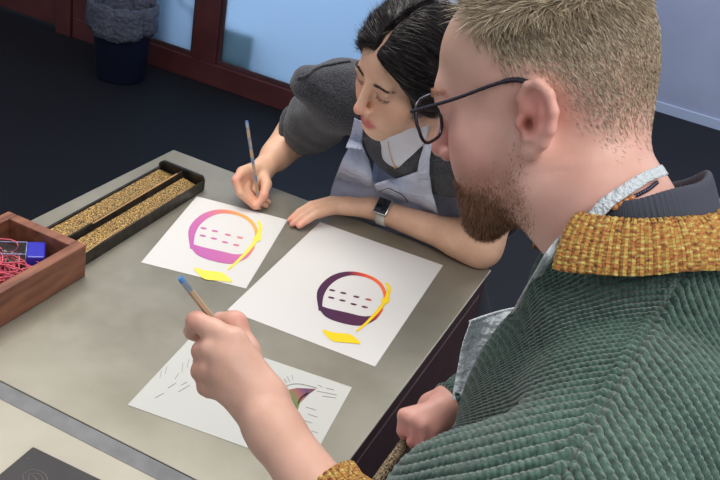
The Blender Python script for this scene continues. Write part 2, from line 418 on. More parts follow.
# door to the left of it
dr = empty('door_1', (-3.9, Y1, 0)); dr['kind'] = 'structure'
sbox('door_leaf', (-4.36, Y1+.02, .03), (-3.47, Y1+.07, 2.2), M['maroon'], dr, bev=.003)
sbox('door_frame', (-3.47, Y1-.01, 0), (-3.37, Y1+.09, 2.42), M['maroon'], dr, bev=.004)
sbox('door_frame', (-4.46, Y1-.01, 0), (-4.36, Y1+.09, 2.42), M['maroon'], dr, bev=.004)
sbox('door_frame', (-4.36, Y1-.01, 2.2), (-3.47, Y1+.09, 2.42), M['maroon'], dr, bev=.004)
bm = bmesh.new(); V_, Q_ = tube_vq(catmull([(-4.28, Y1+.02, 1.05), (-4.28, Y1-.035, 1.05), (-4.26, Y1-.045, 1.05), (-4.16, Y1-.045, 1.05)], 12), .009)
link('door_handle', np_mesh('h', V_, Q_), M['ferrule'], dr)
sbox('wall_left', (-6.5, Y1, 0), (-4.46, Y1+.1, 2.9), M['wall'])
sbox('wall_partition', (-4.46, Y1, 2.42), (XR, Y1+.1, 2.9), M['wall'])
sbox('wall_return', (XR, Y1, 0), (XR+.1, Y2, 2.9), M['wall'])
sbox('wall_back', (-6.5, Y2, 0), (4, Y2+.1, 2.9), M['wall'])
sbox('baseboard_back', (XR+.1, Y2-.015, 0), (4, Y2, .065), M['base'], bev=.003)
# the bright room behind the frosted glass
m = M['blue_wall'] = mat('blue_backroom_wall', s2l(146, 184, 222), .8)
sbox('wall_backroom', (-3.46, Y1+1.5, 0), (XR, Y1+1.55, 2.9), M['blue_wall'])
m = M['cream'] = mat('cream_cabinet', s2l(160, 172, 170), .6)
bm = bmesh.new(); box(bm, (-2.42, Y1+.05, 0), (-2.215, Y1+.30, .33), bev=.01)
tag(link('storage_box', bm_mesh(bm), M['cream'], None, False), 'pale beige box standing on the floor behind the frosted glass pane', 'box')
m = M['grey_cab'] = mat('grey_cabinet', s2l(120, 140, 158), .6)
fc = empty('filing_cabinet', (-2.95, Y1+.35, 0)); tag(fc, 'grey cabinet seen dimly through the left frosted pane above the waste bin', 'cabinet')
sbox('cabinet_body', (-3.2, Y1+.12, 0.0), (-2.72, Y1+.45, 1.3), M['grey_cab'], fc, bev=.006)
V_, Q_ = tube_vq(catmull([(-2.58, Y1+.10, .0), (-2.585, Y1+.06, .33), (-2.68, Y1+.06, .40), (-2.8, Y1+.07, .6), (-2.9, Y1+.1, .8)], 20), .004)
tag(link('cable', np_mesh('c', V_, Q_), M['char']), 'thin dark cable hanging diagonally behind the left frosted pane', 'cable')

# ------------------------------------------------------------------ benches
TX0, TX1, TY0, TY1 = -1.131, -.304, .8275, 1.704
wb = empty('workbench', (-.72, 1.27, 0)); tag(wb, 'steel-topped workbench with dark maroon sides, carrying the papers, box and brass tray', 'workbench')
sbox('bench_top', (TX0, TY0, .794), (TX1, TY1, .80), M['steel'], wb, bev=.0015)
sbox('bench_body', (TX0+.004, TY0+.004, .06), (TX1-.004, TY1-.004, .794), M['maroon_dark'], wb, bev=.002)
sbox('plinth', (TX0+.04, TY0+.03, 0), (TX1-.04, TY1-.04, .06), M['char'], wb)
sbox('side_panel', (TX1-.004, TY0+.05, .10), (TX1, TY1-.05, .76), M['maroon_dark'], wb, bev=.001)
bd = empty('edge_strip', (-.72, .812, .75)); tag(bd, 'dark grey flat strip closing the joint between the two worktops', 'strip')
sbox('strip_face', (TX0, .7975, .75), (TX1, .827, .7985), M['band'], bd, bev=.001)
sbox('strip_bracket', (TX0+.02, .800, .70), (TX1-.02, .825, .75), M['char'], bd)
fb = empty('front_bench', (-.72, .4, 0)); tag(fb, 'beige-topped bench at the lower left, with the black plate on it', 'workbench')
sbox('bench_top', (TX0, .05, .775), (TX1, .797, .80), M['beige'], fb, bev=.002)
sbox('bench_body', (TX0+.01, .06, .06), (TX1-.01, .792, .775), M['maroon_dark'], fb, bev=.002)
sbox('plinth', (TX0+.04, .09, 0), (TX1-.04, .76, .06), M['char'], fb)

# ------------------------------------------------------------------ papers and prints
def quad_sheet(px, z, th=.0004, n=14, curl=None):
    P = [T(x, y, z) for x, y in px]
    G = np.zeros((n, n, 3))
    for i in range(n):
        for j in range(n):
            u, v = i/(n-1), j/(n-1)
            G[i, j] = P[0]*(1-u)*(1-v)+P[1]*u*(1-v)+P[2]*u*v+P[3]*(1-u)*v
            if curl: G[i, j, 2] += curl(u, v)
    V, Q = grid_vq(G)
    N_ = vnormals(V, Q)
    if N_[:, 2].mean() < 0: Q = Q[:, ::-1]
    return solidify(V, Q, th)
ZT = .8003
def flat(polys, z, th=.00025):
    """flat ink shapes: strips between two pixel outlines (or a fan round a centre), put on the height z"""
    out = []
    for pl in polys:
        if isinstance(pl, tuple): A, B = pl
        else:
            n = len(pl); c = np.mean(pl, axis=0); A = np.array(list(pl)+[pl[0]], float); B = c+(A-c)*.02
        G = np.array([[T(*A[i], z), T(*(np.array(A[i])+np.array(B[i]))/2, z), T(*B[i], z)] for i in range(len(A))])
        V, Q = grid_vq(G); w = 1 if vnormals(V, Q)[:, 2].mean() > 0 else -1
        out.append(solidify(V, Q[:, ::w], th))
    return np_mesh('ink', *merge(out))
def stroke(P, w, n=24):
    """band outline around a pixel polyline of widths w"""
    Pc = catmull([(x, y, 0) for x, y in P], n)[:, :2]; Wc = np.interp(np.linspace(0, 1, n), np.linspace(0, 1, len(w)), w)
    t = np.gradient(Pc, axis=0); t /= np.linalg.norm(t, axis=1)[:, None]; nn = np.stack([-t[:, 1], t[:, 0]], 1)
    return (Pc+nn*Wc[:, None]/2, Pc-nn*Wc[:, None]/2)
def inkmat(name, stops, ax):
    """printing ink whose own colour runs across the sheet: blended roll of inks"""
    m = mat(name, stops[0][1], .5); a, b = ax
    g = N(m, 'ShaderNodeNewGeometry'); dt = N(m, 'ShaderNodeVectorMath', operation='DOT_PRODUCT'); d = np.array(b)-np.array(a); l2 = d@d
    sb = N(m, 'ShaderNodeVectorMath', operation='SUBTRACT'); sb.inputs[1].default_value = a; tc = N(m, 'ShaderNodeTexCoord')
    L(m, tc.outputs['Object'], sb.inputs[0]); L(m, sb.outputs[0], dt.inputs[0]); dt.inputs[1].default_value = d/l2
    r = N(m, 'ShaderNodeValToRGB'); cr = r.color_ramp
    cr.elements[0].position = stops[0][0]; cr.elements[0].color = (*stops[0][1], 1); cr.elements[1].position = stops[-1][0]; cr.elements[1].color = (*stops[-1][1], 1)
    for s, c in stops[1:-1]: e = cr.elements.new(s); e.color = (*c, 1)
    L(m, dt.outputs['Value'], r.inputs[0]); L(m, r.outputs[0], bsdf(m).inputs['Base Color']); return m
def ring_print(cx, cy, parent, inks, yel, f=1.0, z=ZT+.0006):
    """generic round pot shape with dashes, and a separate yellow leaf and stem"""
    def q(x, y): return (cx+x*f, cy+y*f)
    base_ = [(catmull([(*q(-38.5, 12), 0), (*q(-26, 16), 0), (*q(-8, 20), 0), (*q(10, 24), 0), (*q(22, 22), 0), (*q(29, 15), 0)], 24)[:, :2], catmull([(*q(-37.5, 17), 0), (*q(-30, 25), 0), (*q(-14, 31), 0), (*q(6, 34), 0), (*q(22, 28), 0), (*q(31, 17), 0)], 24)[:, :2])]
    body = [stroke([q(-37, 18), q(-36, -2), q(-24, -16), q(-6, -22), q(14, -19), q(28, -10), q(33, 4), q(27, 18)], [3, 8, 6.5, 4, 3, 3.5, 3.2, 4], 40),
            ]
    for x, y in [(-24, -4), (-12, -1), (2, 3), (15, 6), (-25, 4), (-13, 7), (-1, 11), (11, 14)]:
        body.append(stroke([q(x-3.2, y-.6), q(x, y), q(x+3.2, y+.6)], [1.2, 2.0, 1.2], 8))
    me = flat(body, z); link('ink_print', me, inks, parent, False); link('ink_print', flat(base_, z+.0003), inks, parent, False)
    y = [stroke([q(34, -12), q(37, -4), q(30, 12), q(14, 30), q(2, 40)], [2, 4, 3.5, 2.5, 2], 30),
         [q(29, 6), q(35, 2), q(38, 4), q(37, 9), q(31, 12)],
         stroke([q(-34, 39), q(-22, 46), q(-6, 48), q(6, 53)], [2, 9, 9, 2], 20)]
    link('yellow_ink_print', flat(y[1:2], z+.0008), yel, parent, False); link('yellow_ink_print', flat(y[:1]+y[2:], z+.0005), yel, parent, False)
def paper(px, label, mt, curl=None, n=14):
    c = T(*np.mean(px, axis=0), z=ZT); e = empty('paper', (c[0], c[1], ZT)); tag(e, label, 'paper', None)
    V, Q = quad_sheet(px, ZT, curl=curl, n=n); link('sheet', np_mesh('s', V, Q), M[mt], e, False); return e
PUR = s2l(66, 28, 66)
p1 = paper([(196.7, 196.4), (287.5, 220), (246, 288.6), (141, 262.5)], 'white sheet with a pink print, under the woman\'s pencil', 'paper')
a, b = T(190, 240, ZT), T(262, 232, ZT)
i1 = inkmat('pink_orange_ink', [(0, s2l(186, 96, 166)), (.45, s2l(200, 108, 158)), (.72, s2l(226, 130, 104)), (1, s2l(238, 176, 84))], (a, b))
y1 = mat('yellow_ink', s2l(240, 222, 84), .5)
ring_print(226, 232, p1, i1, y1, .93)
p2 = paper([(320, 222.3), (443, 265.4), (375, 366.7), (227.3, 310)], 'large white sheet with a dark purple and red print, mid bench', 'paper')
a, b = T(318, 300, ZT), T(388, 300, ZT)
i2 = inkmat('purple_red_ink', [(0, PUR), (.6, s2l(84, 32, 66)), (.8, s2l(214, 72, 52)), (1, s2l(240, 110, 60))], (a, b))
y2 = mat('strong_yellow_ink', s2l(244, 206, 20), .5)
ring_print(354.5, 294, p2, i2, y2, .93)
p3 = paper([(194, 334), (352, 387.5), (307, 469.4), (127.5, 405)], 'glossy sheet with a small feather-like print, beneath the raised hand', 'paper_shiny')
fe = flat([[(283, 391), (297, 388), (316, 389), (309, 394), (300, 403), (297, 412), (293, 417), (290, 411), (286, 404)]], ZT+.0006)
a, b = T(283, 400, ZT), T(316, 392, ZT)
i3 = inkmat('multicolour_ink', [(0, s2l(60, 92, 70)), (.3, s2l(110, 120, 60)), (.5, s2l(150, 86, 84)), (.75, s2l(92, 60, 96)), (1, s2l(120, 60, 56))], (a, b))
link('ink_print', fe, i3, p3, False)
ma = mat('graphite_mark', s2l(140, 140, 142), .6)
mk = [stroke([(x, y), (x+dx, y+dy)], [.5, .5], 3) for x, y, dx, dy in
      [(160, 378, 1.5, -7), (165, 374, 2, -8), (182, 372, 1, -9), (187, 368, 2, -9), (192, 362, 3, -6), (181, 385, 6, -3), (178, 392, 12, -7), (168, 388, 8, -5), (155, 398, 9, -5), (175, 379, 4, -6), (196, 372, 6, -3),
       (284, 379, 3, 4), (287, 376, 3, 6), (292, 375, 1, 5), (317, 391, 20, 4), (322, 396, 14, 2), (306, 407, 10, 3), (308, 414, 9, 3), (303, 420, 9, 3), (300, 428, 12, 4), (296, 437, 10, 3), (312, 431, 6, 2), (318, 385, 4, 2), (326, 388, 8, 2)]]
mk += [stroke([(281, 390), (289, 385), (300, 384), (317, 388)], [.8, .8], 12), stroke([(298, 404), (301, 398), (308, 393)], [1, 1.4], 8)]
tag(link('pencil_marks', flat(mk, ZT+.0006), ma, p3, False), kind='stuff')

# ------------------------------------------------------------------ black plate with a scratched ring
pc = [(33, 446), (103, 480)]
A_, B_ = T(33, 446, .812), T(110, 483.4, .812); dv = (B_-A_)[:2]; dv /= np.linalg.norm(dv); nv = np.array([dv[1], -dv[0]])
pe = empty('ink_plate', (*(A_[:2]+dv*.07+nv*.07), .8)); tag(pe, 'square black plate with a faint ring scratched on it, at the lower left', 'plate')
bm = bmesh.new(); q = [A_[:2], A_[:2]+dv*.15, A_[:2]+dv*.15+nv*.15, A_[:2]+nv*.15]
if sum(q[i][0]*q[(i+1) % 4][1]-q[(i+1) % 4][0]*q[i][1] for i in range(4)) < 0: q = q[::-1]
prism(bm, q, .8, .812); bmesh.ops.bevel(bm, geom=[e for e in bm.edges], offset=.0015, segments=2, affect='EDGES')
link('plate_slab', bm_mesh(bm), M['black_plate'], pe, False)
cc = T(35, 478, .812); V1_ = []; Q1_ = []
cir = [cc+np.array([math.cos(t)*.017, math.sin(t)*.013, 0.0003]) for t in np.linspace(0, 2*math.pi, 40, endpoint=False)]
cir2 = [cc+np.array([math.cos(t)*.010+.001, math.sin(t)*.008, 0.0003]) for t in np.linspace(0, 2*math.pi, 30, endpoint=False)]
V_, Q_ = merge([tube_vq(cir, .0004, 6, True), tube_vq(cir2, .0004, 6, True), tube_vq([cc+np.array([-.006, .002, .0003]), cc+np.array([.006, -.002, .0003])], .0006, 6), tube_vq([T(27, 459, .8122), T(29, 458, .8122)], .0005, 6)])
link('scratched_ring', np_mesh('r', V_, Q_), mat('chalky_scratch', s2l(130, 118, 122), .6), pe)

# ------------------------------------------------------------------ wooden box and its contents
bx0, bx1, by0, by1, bh = -1.102, -.9205, .80, 1.135, .068
wx = empty('wooden_tray', ((bx0+bx1)/2, (by0+by1)/2, .8)); tag(wx, 'reddish wooden open box holding pink rubber bands, at the left edge of the bench', 'box')
th = .021
for lo, hi in (((bx1-th, by0, .8), (bx1, by1, .8+bh)), ((bx0, by0, .8), (bx0+th, by1, .8+bh)), ((bx0+th, by1-th, .8), (bx1-th, by1, .8+bh)), ((bx0+th, by0, .8), (bx1-th, by0+th, .8+bh))):
    sbox('side_board', lo, hi, M['wood'], wx, bev=.0025)
sbox('bottom_board', (bx0+th, by0+th, .8), (bx1-th, by1-th, .808), M['wood_in'], wx)
pb = empty('plastic_case', (-1.0, 1.06, .808)); tag(pb, 'small clear plastic case with bits inside, next to the pink bands', 'case')
RZ = Matrix.Translation((-1.020, 1.060, .808)) @ Matrix.Rotation(math.radians(40), 4, 'Z')
def lbox(name, lo, hi, mt, parent, MM, bev=.001):
    bm = bmesh.new(); box(bm, lo, hi, MM, bev); return link(name, bm_mesh(bm), mt, parent, False)
lbox('case_shell', (-.030, -.02, 0), (.022, .022, .045), M['clear'], pb, RZ, .002)
ce = [RZ @ Vector((a, b, c)) for a in (-.030, .022) for b in (-.02, .022) for c in (.001, .045)]
el_ = [tube_vq([ce[i], ce[j]], .0009, 6) for i in range(8) for j in range(i+1, 8) if bin(i ^ j).count('1') == 1]
link('case_edges', np_mesh('e', *merge(el_)), mat('pale_plastic_edge', s2l(150, 164, 204), .25), pb)
V_, Q_ = [], []
for i in range(10):
    c = RZ @ Vector((random.uniform(-.022, .014), random.uniform(-.012, .014), .006+random.random()*.03)); r = .0045
    vo = Vol([c[j]-r*1.6 for j in range(3)], [c[j]+r*1.6 for j in range(3)], .0012); vo.ell(c, (r, r*.7, r*.8), .001); V_.append(vo.mesh(1))
link('case_contents', np_mesh('b', *merge(V_)), M['bits'], pb)
bl = lbox('blue_block', (.023, -.032, 0), (.054, .022, .047), M['blue'], None, Matrix.Translation((-1.020, 1.060, .808)) @ Matrix.Rotation(math.radians(40), 4, 'Z'), .003)
tag(bl, 'glossy blue plastic block standing against the clear case in the wooden box', 'block')
# a heap of rubber bands: about sixty, each a loop of its own
def band(cx, cy, cz, r, ph, tilt, k):
    P = []
    for t in np.linspace(0, 2*math.pi, 26, endpoint=False):
        rr = r*(1+.22*math.sin(2*t+ph)+.12*math.sin(3*t+k)); P.append((rr*math.cos(t), rr*.7*math.sin(t), .003*math.sin(2*t+k)))
    R = np.array((Matrix.Rotation(ph, 3, 'Z') @ Matrix.Rotation(tilt, 3, 'X')))
    return (np.array(P)@R.T)+np.array([cx, cy, cz])
zmax = .8+bh+.012
for i in range(110):
    q = i/110; r = random.uniform(.016, .026)
    cx = random.uniform(bx0+th+.027, bx1-th-.028); cy = random.uniform(.90, 1.04); hump = 1-((cx+1.01)/.09)**2-((cy-.98)/.12)**2
    cz = .813+q*.050*max(.3, hump); tl = random.uniform(-.4, .4)
    P = band(cx, cy, cz, r, random.uniform(0, 6.3), tl, random.uniform(0, 6.3))
    P[:, 2] = np.maximum(P[:, 2], .8095); P[:, 0] = np.clip(P[:, 0], bx0+th+.002, bx1-th-.002)
    V_, Q_ = tube_vq(P, .0012, 6, True); c0 = P.mean(0)
    o = link('rubber_band', np_mesh('rb', V_-c0, Q_), M['rubber']); o.location = c0
    tag(o, 'thin pink rubber band in the tangled heap inside the wooden box', 'rubber band', 'rubber bands in the wooden box')
P = band(-1.048, 1.06, .845, .024, .4, .9, 1.); V_, Q_ = tube_vq(P, .0012, 6, True); c0 = P.mean(0)
o = link('rubber_band', np_mesh('rb', V_-c0, Q_), M['rubber']); o.location = c0
tag(o, 'pink rubber band standing up in a loop above the heap, nearest the clear case', 'rubber band', 'rubber bands in the wooden box')

# ------------------------------------------------------------------ brass and black type tray
tx0, tx1, ty0, ty1 = -1.062, -.944, 1.150, 1.567
tr = empty('brass_tray', ((tx0+tx1)/2, 1.36, .8)); tag(tr, 'long black metal tray with two stippled brass channels, lying behind the wooden box', 'tray')
def extr(prof, y0, y1, mt, name, shear=-.012):
    bm = bmesh.new(); a = [bm.verts.new((x, y0, z)) for x, z in prof]; b = [bm.verts.new((x+shear, y1, z)) for x, z in prof]; n = len(prof)
    bm.faces.new(a[::-1]); bm.faces.new(b)
    for i in range(n): bm.faces.new((a[i], a[(i+1) % n], b[(i+1) % n], b[i]))
    bmesh.ops.recalc_face_normals(bm, faces=bm.faces[:])
    return link(name, bm_mesh(bm), mt, tr, False)
X = lambda u: tx0+u*(tx1-tx0)
extr([(X(0), .8), (X(1), .8), (X(1), .826), (X(.965), .826), (X(.95), .812), (X(.60), .815), (X(.54), .832), (X(.50), .832), (X(.49), .814), (X(.06), .818), (X(.05), .824), (X(0), .824)], ty0, ty1, M['char'], 'tray_body')
extr([(X(.07), .8185), (X(.48), .8145), (X(.48), .818), (X(.07), .8225)], ty0+.004, ty1-.012, M['gold'], 'brass_channel')
extr([(X(.62), .8155), (X(.94), .8125), (X(.94), .818), (X(.62), .824)], ty0+.004, ty1-.012, M['gold'], 'brass_channel')
extr([(X(.505), .832), (X(.535), .832), (X(.53), .8332), (X(.51), .8332)], ty0+.1, ty1-.02, M['brass_edge'], 'edge_highlight')  # highlights on ridge and rim, put in as pale brass strips
extr([(X(.972), .826), (X(.992), .826), (X(.99), .8268), (X(.974), .8268)], ty0+.002, ty0+.15, M['brass_edge'], 'edge_highlight')
bm = bmesh.new(); pr = [(X(-.02), .8), (X(1.0), .8), (X(1.0), .828), (X(.95), .8365), (X(.06), .8385), (X(-.02), .831)]
a = [bm.verts.new((x-.012, ty1-.001, z)) for x, z in pr]; b = [bm.verts.new((x-.012, ty1+.010, z)) for x, z in pr]
bm.faces.new(a[::-1]); bm.faces.new(b)
for i in range(6): bm.faces.new((a[i], a[(i+1) % 6], b[(i+1) % 6], b[i]))
bmesh.ops.recalc_face_normals(bm, faces=bm.faces[:]); bmesh.ops.bevel(bm, geom=bm.edges[:], offset=.0018, segments=2, affect='EDGES')
link('end_plate', bm_mesh(bm), M['char'], tr, False)

# ------------------------------------------------------------------ waste bin
bc = np.array([-2.81, 3.69, 0]); be = empty('waste_bin', bc); tag(be, 'navy plastic waste bin with a clear liner, standing by the maroon partition', 'bin')
n = 48; prof = [(0, 0), (.118, 0), (.126, .006), (.152, .375), (.156, .38), (.152, .384), (.147, .376), (.120, .012), (0, .01)]
G = np.array([[[bc[0]+r*math.cos(2*math.pi*i/n), bc[1]+r*math.sin(2*math.pi*i/n), z+.0005] for r, z in prof] for i in range(n)])
link('bin_body', np_mesh('b', *(lambda v, q: (v, q))(*grid_vq(G, closed_u=True))), M['bin'], be)
G = []
for i in range(96):
    t = 2*math.pi*i/96; w = .005*math.sin(7*t)+.004*math.sin(13*t+1)+.003*math.sin(23*t+2); row = []
    for k, (r, z) in enumerate([(.100, .14), (.125, .25), (.143, .36), (.158, .405), (.168, .400), (.171, .36), (.168, .32), (.174, .285), (.168, .255), (.158, .24)]):
        g = .4+k*.12; sag = .016*math.sin(2*t+1)*(k > 5)
        row.append((bc[0]+(r+w*g+.003*math.sin(5*t+k*1.3))*math.cos(t), bc[1]+(r+w*g+.003*math.sin(5*t+k*1.3))*math.sin(t), z+sag+.5*w*(k > 2)+.004*math.sin(9*t+k)))
    G.append(row)
V_, Q_ = grid_vq(np.array(G), closed_u=True); link('bin_liner', np_mesh('b', *solidify(V_, Q_, .0008)), M['bag'], be)
tb = []
for i in range(7):
    c = bc+np.array([random.uniform(-.06, .06), random.uniform(-.06, .06), .15+random.uniform(0, .06)]); vo = Vol(c-.06, c+.06, .008)
    for k in range(5): vo.ell(c+RNG.uniform(-.02, .02, 3), RNG.uniform(.012, .03, 3), .006)
    tb.append(vo.mesh(1))
o = link('crumpled_paper', np_mesh('t', *merge(tb)), mat('crumpled_waste', s2l(96, 90, 84), .8)); tag(o, 'crumpled waste inside the bin liner', 'rubbish', None, 'stuff')

# ------------------------------------------------------------------ pencils
def pencil(A, B, label, mt, r=.0037):
    A = np.array(A); B = np.array(B); d = B-A; Lh = np.linalg.norm(d); d /= Lh
    e = empty('pencil', B); tag(e, label, 'pencil')
    def seg(a, b, r0, r1, m_, nm, n=8): V, Q = tube_vq([A+d*a, A+d*(a+(b-a)*.5), A+d*b], [r0, (r0+r1)/2, r1], n); o = link(nm, np_mesh(nm, V, Q), m_, e, False); return o
    seg(0, .006, r*.9, r*.95, M['eraser'], 'eraser', 12); seg(.005, .016, r*1.02, r*1.02, M['ferrule'], 'ferrule', 12)
    seg(.015, Lh-.018, r, r, mt, 'shaft', 6); seg(Lh-.018, Lh-.004, r, r*.35, M['tip_wood'], 'sharpened_cone', 12); seg(Lh-.005, Lh, r*.36, .0003, M['lead'], 'lead')
    return e
tipw = T(260.5, 211.5, ZT+.001); topw = D(246.2, 120.5, 1)
# the pencil is about 17.5 cm long: find the distance at which its far end has that length
best = min(np.arange(1.7, 2.15, .002), key=lambda d: abs(np.linalg.norm(D(246.5, 120.5, d)-tipw)-.178))
pencil(D(246.5, 120.5, best), tipw, 'slim pencil with blue pattern, held upright by the woman with its point on the sheet', M['pencil_blue'], .0040)
pA = D(180, 277.5, .81); pdir = D(216, 323, .838)-pA; pdir /= np.linalg.norm(pdir)
pencil(pA, pA+pdir*.165, 'bare wooden pencil with a blue end, held up by the bearded man', M['pencil'], .0031)
print('woman pencil depth', best)
print('t setting', time.time()-T0)
#@@PEOPLE
# ------------------------------------------------------------------ people: shared builders
def head_prims(vo, sex, eye='down', res_ear=True):
    m = sex == 'm'
    vo.ell((0, -.014, .048), (.0765, .097, .084), .012)
    vo.ell((0, .026, .050), (.064, .064, .064), .02)
    vo.ell((0, .030, -.010), (.064, .060, .066), .02)
    vo.ell((0, .040, -.045), (.050, .048, .048), .02)
    jw = .054 if m else .049; jz = -.060 if m else -.052
    for s in (-1, 1):
        vo.cap((s*jw, .004, jz), (s*.016, .072, -.096), .017, .016, .022)
        vo.cap((s*.060, -.002, -.02), (s*jw, .006, jz), .016, .015, .02)
        vo.ell((s*.042, .056, -.014), (.023, .022, .022), .028)          # cheekbones
        vo.ell((s*.032, .060, -.048), (.022, .022, .026), .028)
    vo.ell((0, .074, -.097), (.021, .017, .015), .014)                    # chin
    vo.ell((0, .072, -.064), (.030, .026, .028), .014)                    # muzzle
    vo.cap((-.034, .078, .037), (.034, .078, .037), .013 if m else .009, None, .016)
    for s in (-1, 1):
        vo.ell((s*.033, .100, .017), (.019, .016, .0125), .012, op='sub')
        vo.ell((s*.0315, .0765, .0175), (.0150, .0140, .0120), .004)       # eye with lowered lid
        vo.cap((s*.020, .0875, .0105), (s*.044, .0795, .0118), .0020, None, .003)   # lid edge
        vo.ell((s*.032, .086, .0285), (.017, .006, .006), .008)             # upper fold
    vo.cap((0, .088, .030), (0, .108, -.016), .0085, .0100, .010)          # nose bridge
    vo.ell((0, .113, -.025), (.0112, .0105, .0098), .007)
    for s in (-1, 1):
        vo.ell((s*.0125, .101, -.030), (.0075, .0095, .0075), .005)
        vo.ell((s*.0062, .107, -.0362), (.0032, .0055, .004), .002, op='sub')
    vo.cap((0, .102, -.036), (0, .094, -.052), .0035, None, .006)
    up = [(-.023, .086, -.063), (-.012, .0945, -.0590), (0, .0965, -.0600), (.012, .0945, -.0590), (.023, .086, -.063)]
    lo = [(-.021, .086, -.065), (-.010, .0935, -.0700), (0, .0950, -.0710), (.010, .0935, -.0700), (.021, .086, -.065)]
    vo.chain(up, [.0026, .0040, .0042, .0040, .0026], .003); vo.chain(lo, [.0028, .0052, .0056, .0052, .0028], .003)
    vo.chain([(-.024, .091, -.0645), (-.010, .1000, -.0648), (0, .1020, -.0652), (.010, .1000, -.0648), (.024, .091, -.0645)], [.0012]*5, .002, op='sub')
def ear_prims(vo, s):
    """ear on side s (-1 left), plate turned slightly outwards"""
    o = np.array([s*.0765, -.010, .006])
    u = np.array([0, -.30, .954]); f = np.array([s*-.0, .954, .30])        # long axis, forward axis
    n = np.array([s*1.0, 0, 0])                                             # outward
    a = math.radians(10)
    f2 = f*math.cos(a)-n*math.sin(a); n2 = n*math.cos(a)+f*math.sin(a)      # back edge stands away from the head
    R = np.stack([f2, n2, u], 1)
    P = lambda x, y, z: o+R@np.array([x, y, z])
    vo.ell(P(-.009, .003, .004), (.0180, .0062, .032), .006, R); vo.ell(P(-.006, .0, .0), (.012, .008, .022), .006, R)
    rim = [P(.006, .002, .006), P(.008, .005, .018), P(.002, .008, .030), P(-.009, .010, .0345), P(-.020, .011, .028), P(-.0265, .011, .014), P(-.0262, .011, -.002), P(-.021, .010, -.016), P(-.012, .008, -.026)]
    vo.chain(rim, [.0036, .0042, .0046, .0048, .0050, .0050, .0048, .0046, .0046], .0028)
    vo.ell(P(-.006, .006, -.028), (.0085, .0042, .0095), .005, R)           # lobe
    vo.chain([P(-.012, .007, .024), P(-.016, .009, .010), P(-.0165, .009, -.004), P(-.011, .009, -.014), P(-.003, .009, -.016)], [.0030, .0038, .0040, .0038, .0032], .003)
    vo.ell(P(.006, .007, -.004), (.0042, .0048, .0070), .003, R)            # tragus
    vo.ell(P(-.004, .0125, -.003), (.0075, .0075, .0105), .003, R, op='sub')  # concha
    vo.ell(P(-.002, .006, -.004), (.0036, .009, .0060), .002, R, op='sub')
    vo.ell(P(-.004, .0110, .019), (.0060, .0050, .0095), .003, R, op='sub')
def strands(name, roots, dirs, nrm, length, width, cols, lift, parent, mt, segs=3, curl=.15, grav=None, seed=1, collide=None):
    """one mesh of fine tapered strands rooted on the surface"""
    rg = np.random.default_rng(seed); n = len(roots)
    w = rg.normal(size=(n, 3)); w -= dirs*(w*dirs).sum(1)[:, None]; w /= np.linalg.norm(w, axis=1)[:, None]
    P = [roots]; d = dirs*(1-lift[:, None])+nrm*lift[:, None]; d /= np.linalg.norm(d, axis=1)[:, None]
    for k in range(segs):
        d = d+rg.normal(size=(n, 3))*curl*.5-nrm*.10*(k > 0)
        if grav is not None: d = d+grav
        d /= np.linalg.norm(d, axis=1)[:, None]
        P.append(P[-1]+d*(length/segs)[:, None])
    V = np.zeros((n, (segs+1)*2, 3), np.float32)
    for k, p in enumerate(P):
        ww = (width*(1-.8*(k/segs)**2))[:, None]/2
        V[:, 2*k] = p-w*ww; V[:, 2*k+1] = p+w*ww
    base = np.arange(n)[:, None]*(segs+1)*2
    Q = np.concatenate([base+np.array([[2*k, 2*k+1, 2*k+3, 2*k+2]]) for k in range(segs)])
    me = np_mesh(name, V.reshape(-1, 3), Q)
    if len(me.vertices) == n*(segs+1)*2: set_col(me, np.repeat(cols, (segs+1)*2, axis=0))
    return link(name, me, mt, parent)
def sample(V, Q, n, rg, wfn):
    """n random points on the mesh by area * weight"""
    c = V[Q].mean(1); a = np.linalg.norm(np.cross(V[Q[:, 2]]-V[Q[:, 0]], V[Q[:, 3]]-V[Q[:, 1]]), axis=1)*wfn(c)
    i = rg.choice(len(Q), n, p=a/a.sum()); u, v = rg.random((2, n, 1)); q = V[Q[i]]
    return q[:, 0]*(1-u)*(1-v)+q[:, 1]*u*(1-v)+q[:, 2]*u*v+q[:, 3]*(1-u)*v, i
def bvh(V, Q): return BVHTree.FromPolygons([tuple(v) for v in V], [tuple(int(k) for k in q) for q in Q])
def finger(vo, P, r0, r1, k=.0025):
    n = len(P); vo.chain(P, list(np.linspace(r0, r1, n)), k)
def cast(tree, px, off=.004, d0=None):
    r = ray(*px); r = r/np.linalg.norm(r)
    h = tree.ray_cast(Vector(CAM+(r*d0 if d0 else 0)), Vector(r))
    if h[0] is None: return None
    n = h[1] if h[1].dot(Vector(r)) < 0 else -h[1]
    return np.array(h[0]+n*off)
def W(pos, Mx, s=1): return lambda V: np.asarray(pos)+s*(np.asarray(V)@Mx.T)

